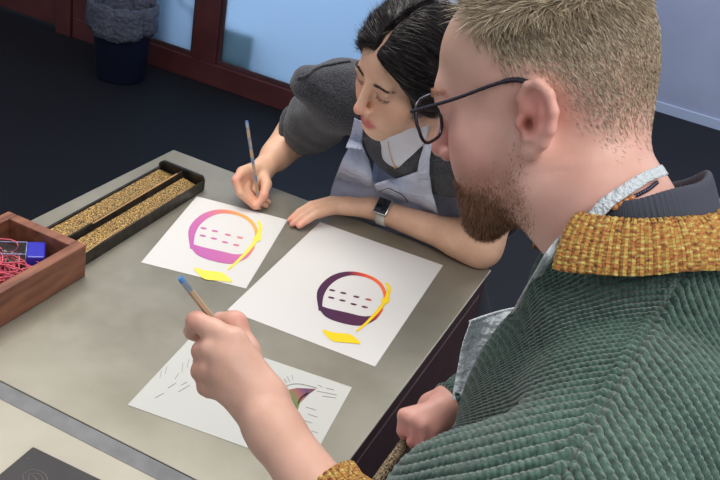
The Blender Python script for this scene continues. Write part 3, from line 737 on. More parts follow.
def patch(name, left, right, n, m_, off, th, mt, parent, tree=None, ripple=0, sm=2, push=None):
    Lc = catmull([(*p_, 0) for p_ in left], n)[:, :2]; Rc = catmull([(*p_, 0) for p_ in right], n)[:, :2]; G = np.full((n, m_, 3), np.nan)
    for i in range(n):
        for j in range(m_):
            c = cast(tree, Lc[i]*(1-j/(m_-1))+Rc[i]*(j/(m_-1)), off)
            if c is not None: G[i, j] = c
    dist = (G-CAM)@FW; md = np.nanmedian(dist)
    for i in range(n):
        for j in range(m_):
            if np.isnan(G[i, j, 0]):
                near = [dist[a, b] for a in range(max(0, i-2), min(n, i+3)) for b in range(max(0, j-2), min(m_, j+3)) if not np.isnan(dist[a, b])]
                p_ = Lc[i]*(1-j/(m_-1))+Rc[i]*(j/(m_-1)); G[i, j] = D(p_[0], p_[1], np.mean(near) if near else md)
    dd_ = (G-CAM)@FW
    for _ in range(sm):                                    # the cloth bridges hollows
        e = np.pad(dd_, 1, mode='edge'); av = (e[:-2, 1:-1]+e[2:, 1:-1]+e[1:-1, :-2]+e[1:-1, 2:])/4; dd_ = np.minimum(dd_, av) if False else dd_*.4+av*.6-.0006
    u_, v_ = np.meshgrid(np.linspace(0, 1, m_), np.linspace(0, 1, n)); dd_ = dd_-ripple*np.minimum(1, v_*4)*(np.sin(u_*9+v_*3)*np.sin(v_*5+1)+.5*np.sin(u_*17-v_*6))
    for i in range(n):
        for j in range(m_):
            r_ = G[i, j]-CAM; G[i, j] = CAM+r_*(dd_[i, j]/(r_@FW))
            if push: G[i, j] = push(G[i, j])
    if push:
        for _ in range(6): G[1:-1, 1:-1] = G[1:-1, 1:-1]*.4+.15*(G[2:, 1:-1]+G[:-2, 1:-1]+G[1:-1, 2:]+G[1:-1, :-2]); G[:, 0] = G[:, 0]; G[1:-1, 0] = .5*G[1:-1, 0]+.25*(G[2:, 0]+G[:-2, 0]); G[1:-1, -1] = .5*G[1:-1, -1]+.25*(G[2:, -1]+G[:-2, -1])
    V, Q = grid_vq(G); nrm = vnormals(V, Q)
    if (nrm@FW).mean() > 0: Q = Q[:, ::-1]
    return link(name, np_mesh(name, *solidify(V, Q, th)), mt, parent)
# ================================================================== THE MAN
man = empty('person', (.05, .80, 0)); tag(man, 'bearded man with glasses in a green ribbed sweater and mustard collar, holding up a pencil', 'person')
MP = np.array([-.1416, .8285, 1.4672])
MM = np.array([[.0440, -.8959, -.4421], [.9985, .0254, .0479], [-.0317, -.4435, .8957]])
U_, _, Vt_ = np.linalg.svd(MM); MM = U_@Vt_
mw = W(MP, MM); ml = lambda P: (np.asarray(P)-MP)@MM           # head space <-> world
NB = D(613, 222, .815)                              # base of his neck
vo = Vol((-.10, -.135, -.21), (.10, .13, .14), .0018)
head_prims(vo, 'm'); ear_prims(vo, -1); ear_prims(vo, 1)
nb = ml(NB); nb2 = ml(NB+np.array([.02, 0, -.06]))
vo.ell((0, -.060, .010), (.060, .040, .055), .02)
vo.cap((0, -.026, -.030), nb, .055, .056, .03); vo.cap(nb, nb2, .055, .052, .02)
vo.cap((0, .012, -.060), nb*.55+np.array([0, .012, -.03]), .042, .05, .03)
hV, hQ = vo.mesh(3)
def skin_cols_man(P):
    x, y, z = P.T; n = len(P); base = np.tile(s2l(224, 178, 162), (n, 1))
    def mixc(c, w): nonlocal base; w = np.clip(w, 0, 1)[:, None]; base = base*(1-w)+np.array(s2l(*c))*w
    def blob(cx, cy, cz, r): return np.exp(-((np.abs(x)-cx)**2+(y-cy)**2+(z-cz)**2)/r**2)
    mixc((212, 140, 132), .7*blob(.04, .07, -.02, .035)); mixc((206, 128, 120), .7*blob(0, .115, -.025, .022))
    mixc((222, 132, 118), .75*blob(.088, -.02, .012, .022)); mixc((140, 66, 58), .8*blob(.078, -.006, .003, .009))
    mixc((186, 106, 100), .9*(blob(.010, .098, -.065, .011)+blob(0, .098, -.065, .011)))
    beard = sstep(-.02, -.05, z)*sstep(.0, .03, y)*(1-blob(0, .1, -.065, .02)); mixc((160, 112, 94), .62*beard)
    scalp = sstep(.035, .075, z+(.35*np.clip(-y, 0, 1))); mixc((190, 158, 134), .6*scalp)
    mixc((214, 164, 148), .5*sstep(-.05, -.09, z)*sstep(.02, -.02, y))
    return base
hc = skin_cols_man(hV)
# --- his left arm (raised, holding the pencil)
def man_left_hand():
    w = D(266, 410, .795); el = D(430, 652, .68)
    v = Vol(np.min([D(180, 300, .80), D(300, 440, .86), el, w, D(180, 300, .9), D(350, 440, .75)], axis=0)-.05, np.max([D(180, 300, .80), D(300, 440, .86), w, D(350, 440, .75)], axis=0)+.05, .0019)
    v.cap(D(271, 425, .785), el, .0222, .037, .01)
    v.cap(D(261, 405, .797), D(274, 431, .782), .0225, .0222, .016)
    # palm
    mi, mm_, mr, ml_ = D(233, 341, .802), D(226, 358, .794), D(223, 374, .794), D(226, 390, .80)
    wc = [D(268, 396, .803), D(262, 400, .797), D(258, 404, .799), D(256, 408, .806)]
    for a, b, r in zip((mi, mm_, mr, ml_), wc, (.0125, .0128, .0122, .0112)): v.cap(b, a, .017, r, .012)
    v.cap(D(255, 388, .825), D(239, 354, .822), .016, .013, .012)
    # index: runs out to the bent joint, then back under the pencil
    v.chain([mi, D(213, 330, .812), D(196, 321, .822)], [.0118, .0100, .0094], .005)
    v.chain([D(196, 321, .822), D(193, 331, .843), D(204, 338, .857)], [.0094, .0085, .0074], .003)
    v.chain([mm_, D(212, 351, .805), D(202, 351, .818)], [.0120, .0105, .0098], .005); v.chain([D(202, 351, .818), D(203, 356, .842), D(216, 358, .853)], [.0096, .0088, .0078], .003)
    v.chain([mr, D(210, 371, .803), D(201, 371, .815)], [.0115, .0100, .0094], .005); v.chain([D(201, 371, .815), D(204, 374, .838), D(217, 374, .85)], [.0092, .0085, .0076], .003)
    v.chain([ml_, D(214, 388, .808), D(206, 387, .818)], [.0105, .0090, .0084], .005); v.chain([D(206, 387, .818), D(209, 390, .836), D(222, 388, .847)], [.0082, .0076, .0068], .003)
    # thumb along the upper side, its tip against the pencil
    v.chain([D(256, 386, .825), D(246, 352, .832), D(235, 323, .838), D(220, 320, .848)], [.0148, .0124, .0102, .0084], .008)
    # wrist bone and tendons
    v.ell(D(262, 416, .777), (.010, .010, .010), .012)
    for a, b in ((mi, wc[0]), (mm_, wc[1]), (mr, wc[2])):
        o_ = -FW*.0095; v.cap(a*.75+b*.25+o_, a*.2+b*.8+o_, .0026, .002, .007)
    return v.mesh(3)
aV, aQ = man_left_hand()
def man_right_hand():
    v = Vol(D(425, 410, 1.0)-np.array([.12, .12, .12]), D(425, 410, 1.0)+np.array([.22, .26, .14]), .0018)
    w = D(464, 406, 1.02); v.cap(w, (.03, 1.02, 1.07), .027, .042, .01)
    w2 = D(442, 410, 1.005); v.cap(w, w2, .025, .0185, .01)
    K = [D(404, 415, .992), D(413, 420, .984), D(423, 426, .979), D(433, 432, .981)]
    for i, k_ in enumerate(K): v.cap(D(444, 410+i*4, 1.0), k_, .0135, .0082, .006)
    Pp = [D(402, 431, .995), D(412, 441, .986), D(423, 448, .980), D(434, 452, .982)]
    for k_, p_, r in zip(K, Pp, (.0070, .0072, .0070, .0066)): v.chain([k_, p_, p_+np.array([.006, .012, -.020]), p_+np.array([.026, .016, -.018])], [r, r*.92, r*.82, r*.7], .0015)
    for i in range(3):
        a_ = (K[i]+K[i+1])/2-FW*.0075; b_ = (Pp[i]+Pp[i+1])/2-FW*.0065; v.cap(a_*.7+b_*.3, b_, .0012, .0026, .003, op='sub')
    v.chain([D(444, 398, 1.02), D(430, 404, 1.03), D(418, 420, 1.03), D(410, 430, 1.03)], [.015, .0115, .0098, .0082], .008)
    return v.mesh(3)
bV, bQ = man_right_hand()
def handcol(V, tips, base, pink, r=.02):
    c = np.tile(s2l(*base), (len(V), 1)); w = np.zeros(len(V))
    for t in tips: w = np.maximum(w, np.exp(-((V-t)**2).sum(1)/r**2))
    return c*(1-.7*w[:, None])+np.array(s2l(*pink))*.7*w[:, None]
tipsL = [D(196, 321, .822), D(202, 351, .818), D(201, 371, .815), D(206, 387, .818), D(240, 320, .838)]
ac = handcol(aV, tipsL, (208, 166, 146), (208, 142, 126), .016)
bc_ = handcol(bV, [D(416, 410, .982), D(407, 412, .985), D(402, 417, .992), D(401, 426, 1.0)], (214, 160, 146), (212, 136, 126))
# chest and arms under the clothes, so that the body is whole
vo = Vol((-.25, .40, .85), (.30, 1.15, 1.45), .007)
vo.cap(NB+[.02, 0, -.05], (.05, .80, 1.15), .05, .10, .05); vo.cap((.04, .80, 1.2), (.10, .80, .95), .11, .13, .05)
vo.cap((.04, .62, 1.29), (.05, .95, 1.22), .05, None, .04); vo.cap((.04, .62, 1.29), D(436, 650, .68), .045, .04, .02); vo.cap((.05, .95, 1.22), (.03, 1.02, 1.07), .045, .04, .02)
tV, tQ = vo.mesh(2)
def fuse(parts, voxel, colfn, mt, parent):
    """one continuous skin out of overlapping pieces"""
    me = np_mesh('body', *merge(parts)); t = bpy.data.objects.new('tmp', me); C.objects.link(t)
    r = t.modifiers.new('r', 'REMESH'); r.mode = 'VOXEL'; r.voxel_size = voxel; r.use_smooth_shade = True
    dg = bpy.context.evaluated_depsgraph_get(); m2 = bpy.data.meshes.new_from_object(t.evaluated_get(dg)); bpy.data.objects.remove(t); m2.name = 'body'
    V = get_co(m2).astype(float); Q = np.array([list(p.vertices) for p in m2.polygons]); V = lap(V, Q, .5)
    keep = np.ones(len(Q), bool)                                   # drop inner shells
    m2 = np_mesh('body', V, Q); set_col(m2, colfn(V)); m2.materials.clear()
    return link('body', m2, mt, parent)
def man_cols(V):
    Lp = ml(V); head = (Lp[:, 2] > -.16) & (np.abs(Lp[:, 0]) < .13) & (np.abs(Lp[:, 1]) < .16)
    c = handcol(V, tipsL, (208, 166, 146), (208, 142, 126), .016); bz = V[:, 1] > .70
    c2 = handcol(V, [D(402, 431, .995), D(412, 441, .986), D(423, 448, .980)], (214, 160, 146), (212, 136, 126)); c[bz] = c2[bz]
    c[head] = skin_cols_man(Lp[head]); return c
fuse([(mw(hV), hQ), (aV, aQ), (bV, bQ), (tV, tQ)], .0019, man_cols, M['skin_man'], man)
print('t man body', time.time()-T0, 0)
# --- hair
rg = np.random.default_rng(3)
def hair_w(P):
    x, y, z = P.T; ax = np.abs(x)
    front = sstep(.070, .060, y-.35*(z-.085)*0)                    # front hairline on the top
    line = np.where(y > .01, .046+(y-.01)*1.45, np.where(y > -.02, .030, .030-(np.clip(-y-.02, 0, .05))*1.5))
    dens = sstep(line-.010, line+.075, z)**1.5
    return dens*np.where(z > .07, sstep(.050, .036, y), 1)*(z > -.075)
hp, hi = sample(hV, hQ, 62000, rg, lambda c: hair_w(c)*(np.abs(c[:, 0]) < .082))
hn = vnormals(hV, hQ)[hQ[hi, 0]]
x, y, z = hp.T; topw = sstep(.075, .115, z)
d_side = np.stack([0*x, -.45+0*x, -.9+0*x], 1); d_top = np.stack([.25*np.sign(x)*0+.1, .75+0*x, .25+0*x], 1)
dd = d_side*(1-topw[:, None])+d_top*topw[:, None]+rg.normal(size=hp.shape)*.22; dd -= hn*(dd*hn).sum(1)[:, None]; dd /= np.linalg.norm(dd, axis=1)[:, None]
ln = (.0036+.009*sstep(.04, .10, z)+.014*topw)*rg.uniform(.7, 1.25, len(hp))
tone = rg.random(len(hp))[:, None]; c1 = np.array(s2l(104, 88, 72)); c2 = np.array(s2l(222, 204, 172)); cols = c1*(1-tone)+c2*tone
o = strands('hair', mw(hp), dd@MM.T, hn@MM.T, ln, (.00045+.00025*sstep(.02, .09, hp[:, 2])), cols, .22+.25*topw, man, M['hair'], 3, .16, seed=4)
tag(o, 'short ash-blond hair', kind='stuff')
# --- beard, moustache, brows
def beard_w(P):
    x, y, z = P.T; ax = np.abs(x)
    cheek = -.030-.020*sstep(.02, .07, y)+.03*sstep(.025, .0, y)
    a = sstep(cheek+.016, cheek-.050, z)**1.5*sstep(-.006, .014, y)*(z > -.135)
    a *= .10+.90*sstep(.02, .075, y-.35*(z+.09))
    lips = (np.abs(z+.0655) < .0085)*(ax < .022)*(y > .08); a = a*(1-lips)
    must = .35*(z < -.043)*(z > -.058)*(ax < .030)*(y > .07)
    under = (z < -.10)*(y < .045)
    return np.clip(a+must, 0, 1)*np.where(under, .12, 1)
bp, bi = sample(hV, hQ, 27000, rg, beard_w)
bn = vnormals(hV, hQ)[hQ[bi, 0]]; x, y, z = bp.T
dd = np.stack([.0*x, .10+.35*sstep(.03, .08, y), -.95+0*x], 1)+rg.normal(size=bp.shape)*.25; dd -= bn*(dd*bn).sum(1)[:, None]*.8; dd /= np.linalg.norm(dd, axis=1)[:, None]
full = sstep(.02, .07, y)*sstep(-.04, -.075, z); ln = (.0026+.0085*full)*rg.uniform(.6, 1.3, len(bp))
tone = rg.random(len(bp))[:, None]; cols = np.array(s2l(92, 62, 46))*(1-tone)+np.array(s2l(172, 124, 90))*tone
o = strands('beard', mw(bp), dd@MM.T, bn@MM.T, ln, (.00038+.00025*full), cols, .25+.2*full, man, M['hair'], 3, .22, seed=5)
tag(o, 'trimmed reddish-brown beard', kind='stuff')
for sx_ in (-1, 1):
    ep, ei = sample(hV, hQ, 350, rg, lambda c: ((np.abs(c[:, 2]-.036-.05*(.03-np.abs(np.abs(c[:, 0])-.03))) < .0035)*(np.abs(c[:, 0]*sx_-.033) < .018)*(c[:, 1] > .05)).astype(float)+1e-12)
    en = vnormals(hV, hQ)[hQ[ei, 0]]; dd = np.stack([np.sign(ep[:, 0]), 0*ep[:, 0], .1+0*ep[:, 0]], 1); dd /= np.linalg.norm(dd, axis=1)[:, None]
    tag(strands('eyebrow', mw(ep), dd@MM.T, en@MM.T, np.full(350, .006), np.full(350, .0004), np.tile(s2l(196, 158, 136), (350, 1)), np.full(350, .15), man, M['hair'], 2, .1), kind='stuff')
# --- glasses
gl = link('glasses_frame', np_mesh('g', *merge([
    tube_vq(mw([( s*.036+a*.0275*(1+.06*(b > 0)), .103-abs(s*.036+a*.0255)*0-.0*b, .008+b*.0215+.004) for a, b in
        [(math.copysign(abs(math.cos(t))**.62, math.cos(t)), math.copysign(abs(math.sin(t))**.72, math.sin(t))) for t in np.linspace(0, 2*math.pi, 48, endpoint=False)]]), (.0017), 8, True) for s in (-1, 1)]
    +[tube_vq(mw(catmull([(-.0095, .1015, .016), (0, .1075, .021), (.0095, .1015, .016)], 10)), .0012, 8)]
    +[tube_vq(mw(catmull([(s*.062, .104, .026), (s*.0690, .104, .026), (s*.0720, .097, .0275), (s*.0745, .055, .033), (s*.0765, .018, .040), (s*.0775, -.004, .0415), (s*.0780, -.020, .034), (s*.0790, -.030, .021), (s*.0790, -.035, .010)], 40)), np.concatenate([np.full(22, .0017), np.full(18, .0024)]), 10) for s in (-1, 1)])), M['frame'], man)
lens = []
for s in (-1, 1):
    G = []
    for rr_ in np.linspace(.02, 1, 8):
        G.append([(s*.036+a*.0272*rr_, .103-0+.0012*(1-rr_**2), .012+b*.0212*rr_) for a, b in
        [(math.copysign(abs(math.cos(t))**.62, math.cos(t)), math.copysign(abs(math.sin(t))**.72, math.sin(t))) for t in np.linspace(0, 2*math.pi, 48, endpoint=False)]])
    V_, Q_ = grid_vq(np.array(G), closed_v=True); link('lens', np_mesh('l', mw(V_), Q_), M['lens'], gl)
# --- sweater
def man_sweater():
    v = Vol((-.34, .28, .82), (.42, 1.28, 1.46), .0045)
    Nb = NB
    v.cap((.035, .66, 1.268), (.068, .91, 1.238), .098, .080, .03)                 # shoulders yoke
    v.ell((.075, .80, 1.215), (.165, .205, .165), .05)                           # upper back
    v.ell((-.005, .78, 1.18), (.118, .165, .14), .05)                            # chest
    v.cap((.05, .80, 1.15), (.10, .80, .93), .150, .155, .06)
    v.cap(Nb+[.036, -.012, -.060], Nb+[.038, -.014, -.035], .088, .074, .04)
    v.cap((.045, .605, 1.285), D(560, 560, .62), .098, .088, .04)                  # left upper sleeve
    v.cap(D(560, 560, .62), D(434, 640, .675), .088, .068, .03)
    v.cap(D(434, 640, .675), D(358, 526, .742), .062, .035, .02); v.ell(D(466, 523, .685), (.066, .066, .066), .04)                  # left forearm sleeve
    v.cap((.055, .95, 1.225), (.03, 1.02, 1.07), .080, .066, .04)                 # right sleeve
    v.cap((.03, 1.02, 1.07), D(474, 405, 1.05), .064, .040, .02)
    # folds
    for a, b, r in ((D(470, 400, .80), D(600, 470, .62), .010), (D(450, 425, .85), D(540, 480, .66), .008)): v.cap(a, b, r, None, .02, op='sub')
    x, y, z = np.meshgrid(*v.ax, indexing='ij', sparse=True)
    return v
v = man_sweater(); sV, sQ = v.mesh(3)
print('sweater', len(sV), time.time()-T0)
me = np_mesh('sweater', sV, sQ); tmp = bpy.data.objects.new('tmp', me); C.objects.link(tmp)
sm = tmp.modifiers.new('s', 'SUBSURF'); sm.levels = 2; sm.subdivision_type = 'CATMULL_CLARK'
dg = bpy.context.evaluated_depsgraph_get(); me2 = bpy.data.meshes.new_from_object(tmp.evaluated_get(dg)); bpy.data.objects.remove(tmp)
V_ = get_co(me2).astype(float); Nn = np.empty(len(V_)*3, np.float32); me2.vertices.foreach_get('normal', Nn); Nn = Nn.reshape(-1, 3)
# rib coordinates: the yoke/sleeve panel has ribs along x, the back panel has ribs running down; they meet in a seam
s0, s1, s2 = D(686, 270, .70), D(641, 354, .62), D(585, 439, .56)
seam_n = np.cross(s2-CAM, s0-CAM); seam_n /= np.linalg.norm(seam_n)
if seam_n@RT > 0: seam_n = -seam_n                                      # points to image left
sd = (V_-CAM)@seam_n
axA = RT.copy(); ax_c = D(600, 430, 1.06)
rel = V_-ax_c; e1 = UP; e2 = -FW
sl = -(rel@axA-(s1-ax_c)@axA)                                            # distance to image left of the seam
hA = np.arctan2(rel@e1, rel@e2)*.42+1.3*np.clip(sl, 0, .3)**2
uA = hA/.0054; vA = (rel@axA)/.0041
eB = RT*math.cos(math.radians(-27))+UP*math.sin(math.radians(-27))*-1
eB = RT*.94+UP*.33; eBv = -RT*.33+UP*.94
uB = (V_@eB)/.0066; vB = (V_@eBv)/.0041
isB = sd < 0
u = np.where(isB, uB, uA); vv = np.where(isB, vB, vA)
def ribprof(u):
    f = u-np.floor(u); return np.sqrt(np.clip(np.sin(np.pi*f), 0, 1))
amp = .0026*ribprof(u)+.0003*np.sin(vv*2*np.pi)
amp = amp-.0012*np.exp(-(sd/.0022)**2)+.0022*np.exp(-((np.abs(sd)-.0055)/.0030)**2)
V_ = V_+Nn*amp[:, None]
me2.vertices.foreach_set('co', V_.astype(np.float32).ravel()); me2.update()
set_uv(me2, np.stack([u, vv], 1)); sw = link('sweater', me2, M['green'], man); sweater_tree = bvh(sV, sQ)
print('sweater fine', len(V_), time.time()-T0)
# --- mustard collar, folded over
ca = np.array([-.30, .25, .92]); ca /= np.linalg.norm(ca); cx_ = np.cross([0, 1, 0], ca); cx_ /= np.linalg.norm(cx_); cy_ = np.cross(ca, cx_)
CC = D(636, 222, .805)
OFF = np.zeros(3)
def ring(theta, r, h, ex=1.0, ey=1.0): return CC+OFF+cx_*(r*ex*math.cos(theta))+cy_*(r*ey*math.sin(theta))+ca*h
def collar_mesh(prof, nth, a0, a1, ex, ey, thick, pitch, amp_, opened=0):
    G = []; UV = []
    for i in range(nth):
        t = a0+(a1-a0)*i/(nth-1); row = []; ur = []
        e = min(abs(t-a0), abs(t-a1)); fl = opened*math.exp(-(e/.35)**2)
        acc = 0; pr = None
        for k, (r, h) in enumerate(prof):
            q = (r+fl*.02*(k/len(prof)), h-fl*.03*(k/len(prof))+.004*math.sin(2*t+.6)+.003*math.sin(5*t)*(k/len(prof)))
            if pr: acc += math.hypot(q[0]-pr[0], q[1]-pr[1])
            pr = q; row.append(ring(t, q[0], q[1], ex, ey)); ur.append((t*.09/pitch, acc/.0030))
        G.append(row); UV.append(ur)
    G = np.array(G); V, Q = grid_vq(G); UV = np.array(UV).reshape(-1, 2)
    Nv = vnormals(V, Q); out = (V-CC)-np.outer((V-CC)@ca, ca)
    V = V+Nv*(amp_*ribprof(UV[:, 0])+.12*amp_*np.sin(UV[:, 1]*np.pi+np.pi*(np.floor(UV[:, 0]) % 2)))[:, None]
    n = len(V); Vs, Qs = solidify(V, Q, -thick)
    return Vs, Qs, np.concatenate([UV, UV])
pf = np.array([(.056, -.035), (.057, -.012), (.060, .002), (.064, .010), (.071, .014), (.078, .010), (.085, .000), (.090, -.010), (.093, -.020), (.094, -.027)])
pf = catmull(np.c_[pf, np.zeros(len(pf))], 46)[:, :2]
V_, Q_, UV_ = collar_mesh(pf, 420, -math.pi+1.02, math.pi-.25, 1.02, .98, .003, .0062, .0020, .35)
me = np_mesh('collar', V_, Q_);
if len(me.vertices) == len(UV_): set_uv(me, UV_)
col_o = link('collar', me, M['mustard'], sw); tag(col_o, 'mottled mustard fold-over collar')
# slate inner collar
OFF = D(643, 206, .80)-CC
ca = np.array([-.52, .26, .81]); ca /= np.linalg.norm(ca); cx_ = np.cross([0, 1, 0], ca); cx_ /= np.linalg.norm(cx_); cy_ = np.cross(ca, cx_)
pf = np.array([(.050, -.05), (.052, -.02), (.054, .005), (.056, .012), (.059, .013), (.061, .008), (.062, -.010), (.062, -.04)]); pf = catmull(np.c_[pf, np.zeros(len(pf))], 30)[:, :2]
V_, Q_, UV_ = collar_mesh(pf, 600, -math.pi+1.0, math.pi-.25, 1.0, .97, .001, .0034, .0008)
link('undershirt_collar', np_mesh('c', V_, Q_), M['grey_rib'], man)
# left cuff of mustard rib
def cuff(A, B, r0, r1, pitch=.006):
    A = np.array(A); B = np.array(B); t = (B-A)/np.linalg.norm(B-A); s = np.cross(t, [0, 0, 1]); s /= np.linalg.norm(s); q = np.cross(t, s)
    G = []; n = 160; UV = []
    for i in range(n):
        a = 2*math.pi*i/n; k_ = ribprof(np.array([a*r0/pitch]))[0]; row = []
        for j, (f, rr2) in enumerate([(0, r0-.004), (0, r0), (.03, r0+.002), (.35, r0), (.7, r0*.5+r1*.5), (1, r1), (1, r1-.004)]):
            row.append(A+(B-A)*f+(s*math.cos(a)+q*math.sin(a))*(rr2+.0016*k_)); UV.append((a*r0/pitch, f*12))
        G.append(row)
    V, Q = grid_vq(np.array(G), closed_u=True); return V, Q, np.array(UV)
V_, Q_, UV_ = cuff(D(322, 494, .760), D(352, 526, .742), .0345, .040)
me = np_mesh('cuff', V_, Q_); set_uv(me, UV_) if len(me.vertices) == len(UV_) else 0
link('cuff', me, M['mustard'], sw)
V_, Q_, UV_ = cuff(D(448, 412, 1.015), D(474, 404, 1.03), .030, .038)
me = np_mesh('cuff', V_, Q_); set_uv(me, UV_) if len(me.vertices) == len(UV_) else 0
link('cuff', me, M['green'], sw)
P = catmull([D(408, 438, 1.01), D(398, 452, .99), D(387, 467, .97), D(376, 483, .95), D(366, 500, .94)], 30)
V_, Q_ = tube_vq(P, .0058, 14); link('sweater_hem', np_mesh('h', V_, Q_), M['tweed'], sw)
# --- apron: neck strap, bib
mtree = bvh(mw(hV), hQ); nk_ = lambda x, y, o, d: (lambda c: c if c is not None else D(x, y, d))(cast(mtree, (x, y), o))
apm = patch('apron', [(654, 172), (640, 178), (624, 188), (606, 200), (588, 214), (574, 226)], [(660, 181), (645, 187), (630, 197), (612, 209), (595, 222), (582, 234)], 30, 6, .0090, .0014, M['apron_m'], man, mtree, sm=1); tag(apm, 'white bib apron with a neck strap')
c0_ = nk_(578, 230, .004, .735); d0_ = float((c0_-CAM)@FW)
P = catmull([c0_, D(562, 240, d0_+.003), D(549, 256, .765), D(539, 272, .80), D(527, 292, .855), D(515, 314, .915), D(507, 328, .97)], 50)
S = np.cross(np.gradient(P, axis=0), FW)
link('neck_strap', np_mesh('a', *ribbon_vq(P, .0080, S, .0016)), M['apron_m'], apm)
# bib: cloth panel hanging off the chest in front of the sweater
rows = []
Lp = [(470, 322), (462, 345), (457, 372), (452, 398), (450, 430)]; Rp = [(545, 306), (548, 335), (552, 365), (556, 400), (560, 440)]
for i in range(14):
    q = i/13; l_ = catmull([(*p, 0) for p in Lp], 14)[i][:2]; r_ = catmull([(*p, 0) for p in Rp], 14)[i][:2]; row = []
    for j in range(16):
        s_ = j/15; p_ = l_*(1-s_)+r_*s_; dip = (6*math.sin(math.pi*s_))*(1-q)
        row.append(D(p_[0], p_[1]-dip*.6, 1.0+.03*s_-.02*q+.010*math.sin(7*s_+2*q)*(1-s_)))
    rows.append(row)
V_, Q_ = grid_vq(np.array(rows)); bib = np_mesh('bib', *solidify(V_, Q_, .0014)); link('bib', bib, M['apron_m'], apm)
P = catmull([rows[0][j] for j in range(0, 16, 3)], 24); link('bib_hem', np_mesh('bh', *tube_vq(P, .0022, 6)), M['apron_m'], apm)
# --- beaded cord
P = catmull([nk_(655, 184, .002, .772), nk_(646, 191, .002, .755), nk_(632, 198, .002, .742), nk_(616, 206, .003, .733), nk_(603, 215, .003, .730), nk_(592, 222, .003, .730)], 60)
cd_ = link('necklace', np_mesh('n', *tube_vq(P, .0012, 8)), M['navybead'], man)
for i in range(0, 60, 1):
    if 22 < i < 40: continue
    if i % 2: continue
    vv_ = Vol(P[i]-.004, P[i]+.004, .001); vv_.ell(P[i], (.0022, .0022, .0022), 0); link('bead', np_mesh('b', *vv_.mesh(1)), M['navybead'], cd_)
for i in (25, 29, 33, 37):
    vv_ = Vol(P[i]-.008, P[i]+.008, .0012); vv_.ell(P[i], (.0044, .0040, .0036), 0); link('amber_bead', np_mesh('b', *vv_.mesh(1)), M['amber'], cd_)
# --- trousers and shoes
def legs(hip, knees, feet, fdir, r=.085):
    v = Vol(np.min([hip, *knees, *feet], axis=0)-[.25, .25, .02], np.max([hip, *knees, *feet], axis=0)+[.25, .25, .14], .012)
    side = np.cross(fdir, [0, 0, 1.]); hip = np.array(hip)
    v.ell(hip, (.15, .165, .12), .04)
    for s, k_, f_ in zip((-1, 1), knees, feet):
        h_ = hip+side*s*.09-np.array([0, 0, .05]); v.chain([h_, k_, np.array(f_)+[0, 0, .09]], [.092, .068, .056], .03)
    v.f = v.f; v.half((0, 0, .055), (0, 0, -1), .004); return v.mesh(2)
def shoes(feet, fdir, parent):
    for f_ in feet:
        f_ = np.array(f_, float); fd = np.array(fdir, float); v = Vol(f_-.22, f_+.22, .006)
        v.chain([f_+[0, 0, .045], f_+fd*.06+[0, 0, .042], f_+fd*.15+[0, 0, .032]], [.044, .042, .034], .02); v.cap(f_+[0, 0, .05], f_+[0, 0, .10], .046, .05, .02)
        v.half((0, 0, .0008), (0, 0, -1), .002); link('shoe', np_mesh('s', *v.mesh(1)), M['shoe'], parent)
fd = np.array([-1, 0, 0.])
kn = [(.04, .70, .50), (.04, .92, .50)]; ft = [(.05, .68, 0), (.05, .94, 0)]
V_, Q_ = legs((.10, .80, .90), [kn[0], kn[1]], [ft[0], ft[1]], fd)
tr_m = link('trousers', np_mesh('t', V_, Q_), M['trousers'], man); shoes(ft, fd, man)
print('t man', time.time()-T0)
#.103WOMAN
# ================================================================== THE WOMAN
wom = empty('person', (-.5, 1.95, 0)); tag(wom, 'dark-haired woman in a charcoal sweater and pale apron, bent over the sheet and drawing', 'person')
WM = np.array([[-.9034, -.4288, .0068], [.3711, -.7897, -.4886], [.2148, -.4389, .8725]]); U_, _, Vt_ = np.linalg.svd(WM); WM = U_@Vt_
WM = WM@rotm((0, 0, 1), math.radians(-1))@rotm((1, 0, 0), math.radians(5))
WP = CAM+(np.array([-.4992, 1.4658, 1.2378])-CAM)*1.03; WS = .985
def _px(P): q = np.array(P)-CAM; d = q@FW; return np.array([360+FOC*(q@RT)/d, 240-FOC*(q@UP)/d]), d
np_, nd_ = _px(WP+WS*(WM@np.array([0, .123, -.027]))); WP = WP+(RT*(354.5-np_[0])-UP*(112.5-np_[1]))*nd_/FOC
ww = W(WP, WM, WS); wl = lambda P: ((np.asarray(P)-WP)@WM)/WS
WNB = WP+np.array([.02, .135, -.125])
vo = Vol((-.10, -.16, -.22), (.10, .13, .14), .0022)
head_prims(vo, 'w'); ear_prims(vo, -1); ear_prims(vo, 1)
nb = wl(WNB); vo.cap((0, -.030, -.030), nb, .047, .052, .03); vo.ell((0, -.055, .0), (.055, .04, .05), .02); vo.cap((0, .012, -.062), nb*.6, .034, .042, .03)
wV, wQ = vo.mesh(3)
x, y, z = wV.T; base = np.tile(s2l(228, 184, 156), (len(wV), 1))
def mixw(c, w):
    global base
    w = np.clip(w, 0, 1)[:, None]; base = base*(1-w)+np.array(s2l(*c))*w
bl_ = lambda cx, cy, cz, r: np.exp(-((np.abs(x)-cx)**2+(y-cy)**2+(z-cz)**2)/r**2)
mixw((214, 142, 122), .45*bl_(.042, .066, -.02, .028)); mixw((222, 138, 118), .6*bl_(0, .118, -.026, .014))
mixw((196, 100, 98), .95*(bl_(.010, .097, -.061, .010)+bl_(.006, .097, -.070, .010)+bl_(.018, .09, -.065, .006)))
mixw((178, 128, 110), .5*bl_(.033, .088, .024, .011)); mixw((74, 50, 44), .85*np.exp(-((z-.0112)/.0018)**2)*(np.abs(np.abs(x)-.032) < .0135)*(y > .074))
hcol = base
